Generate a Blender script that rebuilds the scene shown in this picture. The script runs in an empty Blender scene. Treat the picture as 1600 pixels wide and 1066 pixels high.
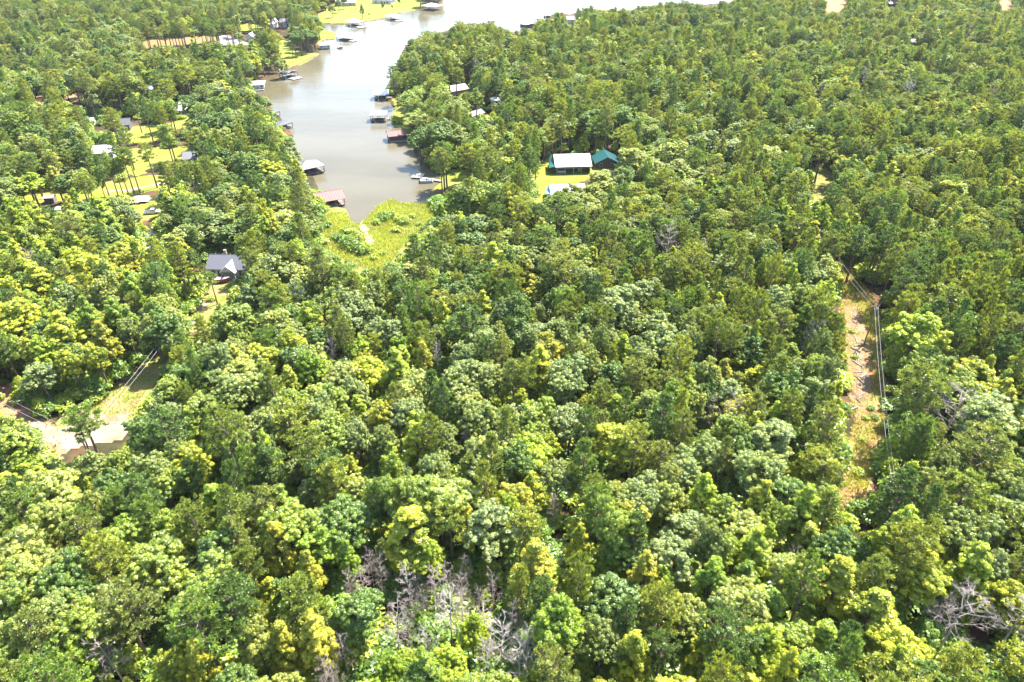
import bpy, math, random
import numpy as np

R = math.radians
rng = np.random.default_rng(20)
random.seed(20)
scene = bpy.context.scene
COL = scene.collection

# ------------------------------------------------------------------ camera, sky, sun, exposure
CAM_H, PITCH, FPX = 90.0, R(33.0), 1600 * 24.0 / 36.0
cam_data = bpy.data.cameras.new("camera")
cam_data.lens, cam_data.sensor_width = 24.0, 36.0
cam_data.clip_start, cam_data.clip_end = 1.0, 9000.0
cam = bpy.data.objects.new("camera", cam_data)
cam.location = (0, 0, CAM_H)
cam.rotation_euler = (math.pi / 2 - PITCH, 0, 0)
COL.objects.link(cam)
scene.camera = cam

SUN_EL, SUN_AZ = R(60.0), R(47.0)          # azimuth measured from +Y (away from the camera) towards +X
world = bpy.data.worlds.new("World")
scene.world = world
world.use_nodes = True
wn = world.node_tree.nodes
sky = wn.new("ShaderNodeTexSky")
sky.sky_type = 'NISHITA'
sky.sun_disc = False
sky.sun_elevation, sky.sun_rotation = SUN_EL, SUN_AZ
sky.air_density, sky.dust_density, sky.ozone_density = 1.0, 0.8, 1.0
wn["Background"].inputs[1].default_value = 0.15
world.node_tree.links.new(sky.outputs[0], wn["Background"].inputs[0])
sl = bpy.data.lights.new("sun", 'SUN')
sl.energy, sl.angle, sl.color = 5.0, R(0.53), (1.0, 0.95, 0.86)
sun = bpy.data.objects.new("sun", sl)
sun.rotation_euler = (math.pi / 2 - SUN_EL, 0, math.pi - SUN_AZ)
sun.location = (0, 0, 300)
COL.objects.link(sun)
vs = scene.view_settings
vs.view_transform, vs.look, vs.gamma, vs.use_curve_mapping = 'Standard', 'None', 1.0, False
vs.exposure = 2.14
HAZE = 0.000036
scene.cycles.volume_bounces = 0
scene.cycles.max_bounces = 6
scene.cycles.diffuse_bounces = 4
scene.cycles.transmission_bounces = 4
scene.cycles.transparent_max_bounces = 4

# ------------------------------------------------------------------ photo geometry: a pixel of the 1600x1066 photo to a place
CP, SP = math.cos(PITCH), math.sin(PITCH)


def at(px, py, z=0.0):
    x, y = (px - 800) / FPX, (533 - py) / FPX
    d = np.array([x, CP + y * SP, -SP + y * CP])
    t = (z - CAM_H) / d[2]
    return np.array([d[0] * t, d[1] * t, z])


def proj(P):
    P = np.asarray(P, float)
    x, y, z = P[..., 0], P[..., 1], P[..., 2] - CAM_H
    dep = y * CP - z * SP
    up = y * SP + z * CP
    return 800 + FPX * x / dep, 533 - FPX * up / dep, dep


def inpoly(px, py, poly):
    px, py = np.asarray(px, float), np.asarray(py, float)
    c = np.zeros(px.shape, bool)
    n = len(poly)
    for i in range(n):
        x1, y1 = poly[i][:2]
        x2, y2 = poly[(i + 1) % n][:2]
        if y1 == y2:
            continue
        m = ((y1 > py) != (y2 > py)) & (px < (x2 - x1) * (py - y1) / (y2 - y1) + x1)
        c ^= m
    return c


def poly_dist(x, y, poly):
    d = np.full(x.shape, 1e9)
    n = len(poly)
    for i in range(n):
        ax, ay = poly[i][:2]
        bx, by = poly[(i + 1) % n][:2]
        vx, vy = bx - ax, by - ay
        L2 = vx * vx + vy * vy + 1e-9
        t = np.clip(((x - ax) * vx + (y - ay) * vy) / L2, 0, 1)
        d = np.minimum(d, (x - ax - t * vx) ** 2 + (y - ay - t * vy) ** 2)
    return np.sqrt(d)


_perm = rng.random((256, 256))


def vnoise(x, y):
    x, y = np.asarray(x, float), np.asarray(y, float)
    xi, yi = np.floor(x).astype(int), np.floor(y).astype(int)
    fx, fy = x - xi, y - yi
    fx, fy = fx * fx * (3 - 2 * fx), fy * fy * (3 - 2 * fy)
    g = lambda a, b: _perm[a % 256, b % 256]
    return (g(xi, yi) * (1 - fx) + g(xi + 1, yi) * fx) * (1 - fy) + (g(xi, yi + 1) * (1 - fx) + g(xi + 1, yi + 1) * fx) * fy


# ------------------------------------------------------------------ mesh helpers
class MB:
    def __init__(s):
        s.v, s.f, s.n = [], [], 0

    def add(s, verts, faces):
        s.v.extend([tuple(map(float, p)) for p in verts])
        s.f.extend([tuple(i + s.n for i in f) for f in faces])
        s.n += len(verts)

    def box(s, x0, x1, y0, y1, z0, z1):
        s.add([(x0, y0, z0), (x1, y0, z0), (x1, y1, z0), (x0, y1, z0), (x0, y0, z1), (x1, y0, z1), (x1, y1, z1), (x0, y1, z1)],
              [(0, 3, 2, 1), (4, 5, 6, 7), (0, 1, 5, 4), (1, 2, 6, 5), (2, 3, 7, 6), (3, 0, 4, 7)])

    def slab(s, pts, t):
        """a flat polygon given by its top points, t thick"""
        n = len(pts)
        lo = [(p[0], p[1], p[2] - t) for p in pts]
        s.add(list(pts) + lo, [tuple(range(n)), tuple(range(2 * n - 1, n - 1, -1))] + [(i, i + n, (i + 1) % n + n, (i + 1) % n) for i in range(n)])

    def tube(s, pts, rad, k=6, cap=True):
        pts = [np.asarray(p, float) for p in pts]
        rings = []
        for i, p in enumerate(pts):
            d = pts[min(i + 1, len(pts) - 1)] - pts[max(i - 1, 0)]
            d /= np.linalg.norm(d) + 1e-9
            a = np.cross(d, (0.31, 0.95, 0.05) if abs(d[1]) < 0.8 else (1, 0, 0))
            a /= np.linalg.norm(a) + 1e-9
            b = np.cross(d, a)
            rings.append([p + rad[i] * (a * math.cos(q) + b * math.sin(q)) for q in [2 * math.pi * j / k for j in range(k)]])
        vv = [q for r in rings for q in r]
        ff = [(i * k + j, i * k + (j + 1) % k, (i + 1) * k + (j + 1) % k, (i + 1) * k + j) for i in range(len(pts) - 1) for j in range(k)]
        if cap:
            ff += [tuple(range(k))[::-1], tuple(range((len(pts) - 1) * k, len(pts) * k))]
        s.add(vv, ff)

    def mesh(s, name, mat, smooth=False):
        me = bpy.data.meshes.new(name)
        me.from_pydata(s.v, [], s.f)
        me.materials.append(mat)
        if smooth:
            me.polygons.foreach_set("use_smooth", [True] * len(me.polygons))
        me.update()
        return me

    def build(s, name, mat, parent=None, smooth=False):
        return link(name, s.mesh(name, mat, smooth), parent)


def link(name, me, parent=None):
    o = bpy.data.objects.new(name, me)
    COL.objects.link(o)
    if parent is not None:
        o.parent = parent
    return o


def np_mesh(name, verts, faces_flat, per, mat, attr=None):
    """verts (n,3), faces_flat indices, per verts per face"""
    me = bpy.data.meshes.new(name)
    nf = len(faces_flat) // per
    me.vertices.add(len(verts))
    me.vertices.foreach_set("co", np.asarray(verts, np.float32).ravel())
    me.loops.add(len(faces_flat))
    me.loops.foreach_set("vertex_index", np.asarray(faces_flat, np.int32))
    me.polygons.add(nf)
    me.polygons.foreach_set("loop_start", np.arange(0, nf * per, per, dtype=np.int32))
    if attr is not None:
        for k, v in attr.items():
            a = me.attributes.new(k, 'FLOAT', 'FACE')
            a.data.foreach_set("value", np.asarray(v, np.float32))
    me.materials.append(mat)
    me.update(calc_edges=True)
    return me


def tag(o, label=None, cat=None, group=None, kind=None):
    for k, v in (("label", label), ("category", cat), ("group", group), ("kind", kind)):
        if v:
            o[k] = v
    return o


def thing(name, label, cat, loc=(0, 0, 0), rz=0.0, group=None):
    o = bpy.data.objects.new(name, None)
    o.empty_display_size = 0.5
    o.location = tuple(map(float, loc))
    o.rotation_euler = (0, 0, rz)
    COL.objects.link(o)
    return tag(o, label, cat, group)


# ------------------------------------------------------------------ materials
def new_mat(name):
    m = bpy.data.materials.new(name)
    m.use_nodes = True
    nt = m.node_tree
    return m, nt, nt.nodes, nt.links, nt.nodes["Principled BSDF"]


def solid(name, rgb, rough=0.7, var=0.15, scale=1.2, metallic=0.0, detail=4):
    m, nt, N, L, b = new_mat(name)
    tc = N.new("ShaderNodeNewGeometry")
    no = N.new("ShaderNodeTexNoise")
    no.inputs["Scale"].default_value = scale
    no.inputs["Detail"].default_value = detail
    L.new(tc.outputs["Position"], no.inputs["Vector"])
    mix = N.new("ShaderNodeMix")
    mix.data_type = 'RGBA'
    L.new(no.outputs[0], mix.inputs[0])
    mix.inputs[6].default_value = (*[c * (1 - var * 1.6) for c in rgb], 1)
    mix.inputs[7].default_value = (*[min(1, c * (1 + var * 1.6)) for c in rgb], 1)
    L.new(mix.outputs[2], b.inputs["Base Color"])
    b.inputs["Roughness"].default_value = rough
    b.inputs["Metallic"].default_value = metallic
    return m


def leaf_mat(name, trans=0.38, gloss=0.05):
    m, nt, N, L, b = new_mat(name)
    N.remove(b)
    t = N.new("ShaderNodeAttribute")
    t.attribute_type, t.attribute_name = 'INSTANCER', "tint"
    lv = N.new("ShaderNodeAttribute")
    lv.attribute_type, lv.attribute_name = 'GEOMETRY', "lv"
    warm = N.new("ShaderNodeMix")
    warm.data_type, warm.blend_type = 'RGBA', 'MULTIPLY'
    warm.inputs[0].default_value = 1.0
    ramp = N.new("ShaderNodeValToRGB")
    e = ramp.color_ramp.elements
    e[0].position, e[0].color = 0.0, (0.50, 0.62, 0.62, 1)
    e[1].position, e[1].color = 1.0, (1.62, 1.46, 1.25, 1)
    L.new(lv.outputs["Fac"], ramp.inputs[0])
    L.new(t.outputs["Color"], warm.inputs[6])
    L.new(ramp.outputs[0], warm.inputs[7])
    d = N.new("ShaderNodeBsdfDiffuse")
    tr = N.new("ShaderNodeBsdfTranslucent")
    gl = N.new("ShaderNodeBsdfGlossy")
    gl.inputs["Roughness"].default_value = 0.42
    gl.inputs["Color"].default_value = (0.8, 0.85, 0.8, 1)
    tc = N.new("ShaderNodeMix")
    tc.data_type, tc.blend_type = 'RGBA', 'MULTIPLY'
    tc.inputs[0].default_value = 1.0
    tc.inputs[7].default_value = (1.25, 1.2, 0.55, 1)
    L.new(warm.outputs[2], d.inputs[0])
    L.new(warm.outputs[2], tc.inputs[6])
    L.new(tc.outputs[2], tr.inputs[0])
    ad, m2 = N.new("ShaderNodeAddShader"), N.new("ShaderNodeMixShader")
    tc.inputs[7].default_value = (2.6 * trans, 2.45 * trans, 1.1 * trans, 1)
    m2.inputs[0].default_value = gloss
    L.new(d.outputs[0], ad.inputs[0])
    L.new(tr.outputs[0], ad.inputs[1])
    L.new(ad.outputs[0], m2.inputs[1])
    L.new(gl.outputs[0], m2.inputs[2])
    L.new(m2.outputs[0], N["Material Output"].inputs[0])
    return m


def ground_mat(name, cols, s1, s2, bump=0.3, pos=(0.38, 0.62)):
    """two-scale noise mix of three colours"""
    m, nt, N, L, b = new_mat(name)
    g = N.new("ShaderNodeNewGeometry")
    n1, n2 = N.new("ShaderNodeTexNoise"), N.new("ShaderNodeTexNoise")
    n1.inputs["Scale"].default_value, n2.inputs["Scale"].default_value = s1, s2
    n1.inputs["Detail"].default_value = n2.inputs["Detail"].default_value = 6
    L.new(g.outputs["Position"], n1.inputs["Vector"])
    L.new(g.outputs["Position"], n2.inputs["Vector"])
    r1, r2 = N.new("ShaderNodeValToRGB"), N.new("ShaderNodeValToRGB")
    for r in (r1, r2):
        r.color_ramp.elements[0].position, r.color_ramp.elements[1].position = pos
    r1.color_ramp.elements[0].color, r1.color_ramp.elements[1].color = (*cols[0], 1), (*cols[1], 1)
    L.new(n1.outputs[0], r1.inputs[0])
    r2.color_ramp.elements[0].color, r2.color_ramp.elements[1].color = (0, 0, 0, 1), (1, 1, 1, 1)
    L.new(n2.outputs[0], r2.inputs[0])
    mx = N.new("ShaderNodeMix")
    mx.data_type = 'RGBA'
    L.new(r2.outputs[0], mx.inputs[0])
    L.new(r1.outputs[0], mx.inputs[6])
    mx.inputs[7].default_value = (*cols[2], 1)
    L.new(mx.outputs[2], b.inputs["Base Color"])
    b.inputs["Roughness"].default_value = 0.95
    b.inputs["Specular IOR Level"].default_value = 0.1
    bu = N.new("ShaderNodeBump")
    bu.inputs["Strength"].default_value = bump
    bu.inputs["Distance"].default_value = 0.3
    L.new(n2.outputs[0], bu.inputs["Height"])
    L.new(bu.outputs[0], b.inputs["Normal"])
    return m


M = {}
M['leaf_pine'] = leaf_mat("pine_needles", 0.32, 0.035)
M['leaf_oak'] = leaf_mat("oak_leaves", 0.40, 0.045)
M['leaf_gum'] = leaf_mat("sweetgum_leaves", 0.42, 0.035)
M['bark'] = solid("bark", (0.13, 0.10, 0.08), 0.95, 0.3, 6)
M['bark_pine'] = solid("pine_bark", (0.17, 0.115, 0.085), 0.95, 0.3, 6)
M['dead_wood'] = solid("dead_wood", (0.33, 0.262, 0.238), 0.9, 0.25, 2)
M['pale_wood'] = solid("pale_dead_wood", (0.43, 0.375, 0.335), 0.9, 0.2, 2)
M['forest_floor'] = ground_mat("forest_floor", ((0.030, 0.028, 0.014), (0.055, 0.052, 0.020), (0.13, 0.060, 0.036)), 0.35, 0.11, 0.5, (0.45, 0.72))
M['lawn'] = ground_mat("lawn_grass", ((0.105, 0.145, 0.016), (0.165, 0.18, 0.020), (0.19, 0.18, 0.04)), 0.5, 0.10, 0.2)
M['rough_grass'] = ground_mat("rough_grass", ((0.10, 0.125, 0.022), (0.155, 0.16, 0.035), (0.20, 0.155, 0.07)), 0.9, 0.25, 0.4)
M['clearing'] = ground_mat("clearing_ground", ((0.12, 0.13, 0.03), (0.20, 0.175, 0.055), (0.23, 0.125, 0.07)), 1.1, 0.16, 0.6)
M['soil'] = ground_mat("bare_soil", ((0.205, 0.098, 0.048), (0.25, 0.14, 0.078), (0.14, 0.125, 0.04)), 1.1, 0.3, 0.6)
M['track'] = ground_mat("pale_dirt", ((0.24, 0.18, 0.125), (0.32, 0.26, 0.20), (0.20, 0.13, 0.08)), 0.8, 0.2, 0.3)
M['clay'] = ground_mat("red_clay", ((0.24, 0.11, 0.065), (0.31, 0.18, 0.12), (0.17, 0.13, 0.06)), 0.6, 0.18, 0.4)
M['gravel'] = ground_mat("white_gravel", ((0.20, 0.195, 0.19), (0.27, 0.265, 0.26), (0.17, 0.16, 0.14)), 1.5, 0.3, 0.3)
M['marsh'] = ground_mat("marsh_ground", ((0.12, 0.148, 0.026), (0.165, 0.18, 0.034), (0.14, 0.12, 0.042)), 0.8, 0.2, 0.5)
M['sand'] = ground_mat("creek_sand", ((0.36, 0.30, 0.25), (0.42, 0.36, 0.31), (0.32, 0.27, 0.2)), 0.8, 0.3, 0.2)
M['white_metal'] = solid("white_metal_roof", (0.52, 0.515, 0.505), 0.45, 0.04, 0.4)
M['white_paint'] = solid("white_siding", (0.42, 0.415, 0.40), 0.7, 0.05, 0.6)
M['cream'] = solid("cream_siding", (0.30, 0.255, 0.18), 0.7, 0.06, 0.6)
M['grey_wall'] = solid("grey_siding", (0.10, 0.105, 0.11), 0.8, 0.1, 0.6)
M['dark_wall'] = solid("dark_timber", (0.07, 0.055, 0.045), 0.85, 0.25, 1.5)
M['green_metal'] = solid("green_metal_roof", (0.012, 0.078, 0.074), 0.4, 0.18, 0.7)
M['aqua_metal'] = solid("pale_aqua_roof", (0.13, 0.25, 0.27), 0.4, 0.1, 0.7)
M['shingle'] = solid("grey_shingles", (0.070, 0.072, 0.088), 0.9, 0.14, 3.0)
M['grey_roof'] = solid("light_grey_roof", (0.115, 0.112, 0.125), 0.6, 0.1, 0.8)
M['mid_roof'] = solid("weathered_grey_roof", (0.055, 0.053, 0.06), 0.7, 0.15, 0.8)
M['tan_roof'] = solid("tan_roof", (0.26, 0.235, 0.225), 0.8, 0.1, 0.8)
M['red_roof'] = solid("rusty_red_roof", (0.17, 0.052, 0.046), 0.6, 0.22, 0.9)
M['red_brown'] = solid("brown_red_roof", (0.145, 0.07, 0.062), 0.7, 0.2, 0.9)
M['deck'] = solid("deck_boards", (0.15, 0.12, 0.095), 0.85, 0.25, 2.5)
M['pale_deck'] = solid("pale_deck_boards", (0.27, 0.245, 0.22), 0.85, 0.18, 2.5)
M['post'] = solid("timber_posts", (0.16, 0.12, 0.09), 0.9, 0.25, 2.5)
M['pole'] = solid("utility_pole_wood", (0.22, 0.195, 0.17), 0.9, 0.2, 2.5)
M['wire'] = solid("aluminium_wire", (0.33, 0.33, 0.33), 0.5, 0.02, 1.0)
M['glass'] = solid("window_glass", (0.03, 0.04, 0.05), 0.1, 0.05, 1.0)
M['red_paint'] = solid("red_paint", (0.42, 0.04, 0.03), 0.35, 0.08, 1.0)
M['white_gloss'] = solid("white_gloss_paint", (0.5, 0.5, 0.5), 0.3, 0.03, 1.0)
M['blue_trim'] = solid("blue_trim", (0.06, 0.11, 0.22), 0.4, 0.05, 1.0)
M['silver'] = solid("silver_paint", (0.25, 0.255, 0.265), 0.35, 0.05, 1.0)
M['rubber'] = solid("black_rubber", (0.02, 0.02, 0.02), 0.8, 0.1, 1.0)
M['timber_wall'] = solid("retaining_timber", (0.12, 0.085, 0.06), 0.9, 0.3, 2.0)
M['log'] = solid("weathered_log", (0.26, 0.235, 0.215), 0.9, 0.25, 3.0)
M['log_dark'] = solid("grey_brown_log", (0.13, 0.10, 0.082), 0.9, 0.3, 3.0)


def water_mat():
    m, nt, N, L, b = new_mat("lake_water")
    g = N.new("ShaderNodeNewGeometry")
    mp = N.new("ShaderNodeMapping")
    mp.inputs["Rotation"].default_value = (0, 0, R(25))
    mp.inputs["Scale"].default_value = (1.0, 2.2, 1.0)
    L.new(g.outputs["Position"], mp.inputs[0])
    n1, n2, n3 = (N.new("ShaderNodeTexNoise") for _ in range(3))
    for n, s, d in ((n1, 0.9, 4), (n2, 0.10, 3), (n3, 0.014, 5)):
        n.inputs["Scale"].default_value = s
        n.inputs["Detail"].default_value = d
        L.new(mp.outputs[0], n.inputs["Vector"])
    mp.inputs["Scale"].default_value = (0.7, 1.8, 1.0)
    add = N.new("ShaderNodeMath")
    add.operation = 'MULTIPLY_ADD'
    L.new(n2.outputs[0], add.inputs[0])
    add.inputs[1].default_value = 1.8
    L.new(n1.outputs[0], add.inputs[2])
    bu = N.new("ShaderNodeBump")
    bu.inputs["Strength"].default_value = 0.18
    bu.inputs["Distance"].default_value = 0.25
    L.new(add.outputs[0], bu.inputs["Height"])
    L.new(bu.outputs[0], b.inputs["Normal"])
    st = N.new("ShaderNodeMapRange")  # broad streaks: pale wakes and sun glint put into the base colour
    L.new(n3.outputs[0], st.inputs[0])
    st.inputs[1].default_value, st.inputs[2].default_value = 0.36, 0.64
    mix = N.new("ShaderNodeMix")
    mix.data_type = 'RGBA'
    L.new(st.outputs[0], mix.inputs[0])
    mix.inputs[6].default_value = (0.078, 0.066, 0.038, 1)
    mix.inputs[7].default_value = (0.104, 0.091, 0.060, 1)
    L.new(mix.outputs[2], b.inputs["Base Color"])
    rr = N.new("ShaderNodeMapRange")
    L.new(n3.outputs[0], rr.inputs[0])
    rr.inputs[1].default_value, rr.inputs[2].default_value = 0.35, 0.65
    rr.inputs[3].default_value, rr.inputs[4].default_value = 0.05, 0.16
    L.new(rr.outputs[0], b.inputs["Roughness"])
    b.inputs["IOR"].default_value = 1.33
    b.inputs["Specular IOR Level"].default_value = 0.14
    return m


M['water'] = water_mat()

# ------------------------------------------------------------------ what the photo shows open (pixel outlines of the visible ground and water)
LAKE = [(566, 352), (548, 345), (540, 325), (505, 303), (497, 292), (487, 270), (464, 256), (457, 232), (458, 210), (440, 185), (425, 168), (410, 150), (396, 143),
        (394, 130), (425, 122), (450, 113), (468, 101), (480, 95), (498, 84), (500, 77), (498, 68), (504, 62), (522, 61), (529, 57), (522, 50), (506, 45),
        (502, 37), (540, 37.5), (575, 33), (612, 26.5), (625, 19), (655, 14), (680, 9), (691, 3), (694, -4), (700, -22), (1150, -22), (1152, 2), (1100, 6), (1050, 5),
        (1010, 9), (990, 15), (960, 16), (930, 14), (915, 14), (890, 22), (868, 18), (850, 32), (822, 44), (806, 50), (785, 46), (762, 38), (742, 44), (722, 36),
        (700, 47), (660, 55), (640, 63), (628, 80), (618, 102), (610, 122), (602, 138), (604, 150), (612, 164), (617, 170), (614, 178), (612, 186),
        (612, 193), (623, 198), (632, 204), (642, 211), (648, 222), (645, 232), (650, 243), (662, 256), (673, 265), (688, 275), (690, 283), (680, 290),
        (676, 300), (677, 313), (650, 318), (630, 317), (612, 309), (590, 322), (572, 340)]
VIS = {
    'lake': LAKE,
    'marsh': [(563, 346), (572, 340), (590, 322), (612, 309), (630, 317), (650, 318), (678, 314), (682, 330), (672, 350), (655, 365), (640, 378), (626, 390),
              (610, 412), (595, 425), (575, 425), (555, 412), (530, 402), (505, 392), (502, 350), (500, 335), (520, 333), (540, 333), (549, 346)],
    'lawn_far': [(490, 26), (503, 36), (540, 36.5), (575, 32), (612, 25.5), (655, 13), (668, 6), (650, -2), (590, -9), (545, -4), (522, 8), (505, 20)],
    'lawn_point': [(500, 68), (505, 61), (520, 60), (527, 56), (520, 51), (507, 47), (502, 50)],
    'lawn_shore': [(438, 108), (462, 101), (480, 94), (497, 84), (470, 84), (455, 76), (462, 66), (440, 64), (436, 76), (444, 88)],
    'lawn_left': [(188, 243), (205, 235), (250, 232), (300, 231), (304, 240), (270, 250), (246, 262), (215, 272), (190, 268)],
    'lawn_row': [(20, 308), (60, 300), (90, 297), (130, 300), (160, 290), (185, 283), (240, 276), (262, 276), (268, 282), (240, 296), (200, 303), (170, 305), (110, 312), (25, 316)],
    'lawn_shed': [(172, 210), (205, 200), (232, 196), (262, 196), (290, 186), (300, 184), (300, 192), (262, 206), (246, 210), (232, 222), (208, 222), (180, 222)],
    'lawn_barn': [(836, 290), (838, 272), (846, 256), (860, 249), (872, 246), (970, 244), (972, 262), (946, 262), (920, 274), (905, 282), (862, 292), (848, 304), (840, 316), (835, 310)],
    'lawn_dock': [(692, 276), (702, 268), (730, 264), (740, 270), (728, 284), (706, 292), (688, 294), (682, 290), (690, 284)],
    'lawn_spit': [(617, 145), (622, 164), (613, 178), (614, 186), (622, 196), (634, 204), (636, 184), (640, 178), (632, 166), (625, 148)],
    'lawn_house': [(312, 440), (330, 432), (366, 436), (362, 452), (352, 462), (345, 478), (325, 492), (312, 512), (290, 515), (290, 495), (300, 482), (322, 466)],
    'lawn_van': [(200, 322), (232, 318), (252, 320), (250, 336), (226, 342), (205, 334)],
    'gap': [(1270, 263), (1300, 263), (1297, 288), (1288, 320), (1264, 320), (1268, 290)],
    'clearing': [(1308, 404), (1316, 402), (1346, 440), (1372, 478), (1380, 540), (1385, 610), (1385, 690), (1372, 715), (1364, 745), (1352, 770), (1342, 800), (1316, 800),
                 (1314, 755), (1322, 700), (1334, 660), (1326, 600), (1320, 560), (1314, 500), (1310, 450)],
    'verge': [(90, 668), (110, 645), (150, 625), (200, 598), (232, 568), (255, 545), (270, 540), (262, 556), (250, 575), (228, 612), (215, 640), (190, 668), (150, 678), (110, 680)],
    'clay_bank': [(-10, 590), (14, 598), (60, 645), (98, 670), (108, 690), (96, 726), (78, 700), (40, 672), (-10, 650)],
    'track': [(24, 668), (60, 660), (98, 670), (125, 655), (148, 640), (176, 648), (206, 642), (200, 660), (196, 690), (160, 695), (110, 704), (70, 692)],
    'bare_soil': [(1318, 478), (1338, 480), (1352, 515), (1364, 580), (1360, 640), (1342, 655), (1328, 610), (1322, 540)],
    'red_soil': [(1338, 503), (1349, 505), (1358, 535), (1364, 575), (1352, 590), (1344, 562), (1336, 530)],
    'far_road': [(222, 64), (262, 60), (300, 58), (336, 55), (342, 66), (300, 69), (262, 72), (226, 76)],
    'gravel_lot': [(340, 54), (358, 56), (378, 64), (396, 70), (346, 72)],
    'gravel_pad': [(192, 314), (215, 306), (236, 306), (232, 318), (205, 321)],
    'grey_path': [(222, 392), (230, 364), (246, 359), (251, 372), (248, 386), (234, 390)],
    'red_field': [(1286, -6), (1328, -6), (1314, 24), (1290, 20)],
    'red_yard': [(1560, -4), (1586, -4), (1580, 20), (1562, 16)],
    'far_yard': [(372, 38), (412, 36), (414, 48), (372, 48)],
    'red_gap': [(45, 152), (68, 148), (76, 162), (60, 168), (48, 162)],
    'red_gap_b': [(100, 148), (132, 146), (132, 162), (112, 160)],
}
W = {k: np.array([at(x, y)[:2] for x, y in v]) for k, v in VIS.items()}
# buildings, boats and docks that stay in view: nothing taller in front of these boxes (pixels)
CLEAR = [(866, 238, 924, 276), (930, 240, 964, 254), (864, 292, 880, 300), (322, 402, 366, 446), (277, 156, 304, 184), (150, 234, 164, 242),
         (234, 138, 242, 144), (134, 188, 147, 196), (290, 248, 306, 255), (386, 44, 396, 64), (421, 33, 428, 46), (439, 33, 451, 42), (582, 0, 612, 6),
         (526, 1, 556, 8), (703, 134, 730, 148), (767, 152, 781, 173), (738, 175, 756, 184), (1420, 63, 1432, 68), (1388, 1, 1403, 10), (228, 320, 248, 337),
         (69, 306, 86, 319), (90, 327, 103, 336), (300, 284, 313, 291), (496, 296, 541, 331), (478, 248, 508, 274), (421, 168, 440, 184), (437, 187, 459, 202),
         (390, 124, 421, 146), (434, 106, 470, 126), (499, 63, 536, 79), (523, 52, 553, 66), (538, 33, 568, 44), (601, 22, 626, 34), (659, 6, 684, 18),
         (583, 140, 614, 158), (576, 178, 612, 193), (607, 206, 646, 224), (641, 270, 692, 288), (812, 36, 828, 46), (848, 18, 864, 30), (886, 27, 897, 37),
         (1098, 1, 1120, 10), (120, 665, 130, 690), (186, 192, 200, 198)]

# ------------------------------------------------------------------ ground sheet, lake, open ground
WATER_Z = -0.55
gx = np.concatenate([[-1480, -1200, -900, -600, -420], np.arange(-300, 420, 2.0), [450, 600, 900, 1300, 1680]])
gy = np.concatenate([[-190, -80, 0, 80], np.arange(130, 1010, 2.0), [1040, 1120, 1300, 1480]])


def lake_sd(x, y):
    d = poly_dist(x, y, W['lake'])
    return np.where(inpoly(x, y, W['lake']), -d, d)


def ground_z(x, y, sd=None):
    x, y = np.asarray(x, float), np.asarray(y, float)
    sd = lake_sd(x, y) if sd is None else sd
    return np.clip(-0.55 + 0.30 * sd, -2.5, 0.0)


X, Y = np.meshgrid(gx, gy)
Z = np.zeros_like(X)
core = (X > -420) & (X < 900) & (Y > 130) & (Y < 1300)
Z[core] = ground_z(X[core], Y[core])
nx, ny = len(gx), len(gy)
ii = (np.arange(ny - 1)[:, None] * nx + np.arange(nx - 1)[None, :]).ravel()
quad = np.stack([ii, ii + 1, ii + nx + 1, ii + nx], 1).ravel()
ground = link("ground", np_mesh("ground", np.stack([X, Y, Z], -1).reshape(-1, 3), quad, 4, M['forest_floor']))
tag(ground, "brown forest floor under the trees", kind="structure")
wb = MB()
wb.add([(-420, 130, WATER_Z), (900, 130, WATER_Z), (900, 1300, WATER_Z), (-420, 1300, WATER_Z)], [(0, 1, 2, 3)])
tag(wb.build("water", M['water']), "pale still lake water of the cove", kind="structure")


def sheet(name, region, mat, lift=0.05, step=0.8, rag=1.2, grow=0.0, label=None, kind="structure"):
    P = W[region]
    x0, y0 = P.min(0) - 2 - grow
    x1, y1 = P.max(0) + 2 + grow
    step = max(step, math.sqrt((x1 - x0) * (y1 - y0) / 16000))
    xs, ys = np.arange(x0, x1, step), np.arange(y0, y1, step)
    A, B = np.meshgrid(xs, ys)
    cx, cy = A[:-1, :-1] + step / 2, B[:-1, :-1] + step / 2
    d = poly_dist(cx, cy, P) * np.where(inpoly(cx, cy, P), 1, -1)
    keep = d + grow + rag * (vnoise(cx * 0.35, cy * 0.35) + 0.6 * vnoise(cx * 1.1 + 40, cy * 1.1) - 0.8) > 0
    z = ground_z(A, B) + lift
    n = len(xs)
    idx = (np.arange(len(ys) - 1)[:, None] * n + np.arange(n - 1)[None, :])[keep]
    q = np.stack([idx, idx + 1, idx + n + 1, idx + n], 1)
    used, inv = np.unique(q, return_inverse=True)
    V = np.stack([A, B, z], -1).reshape(-1, 3)[used]
    o = link(name, np_mesh(name, V, inv.ravel(), 4, mat))
    return tag(o, label, kind=kind)


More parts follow.
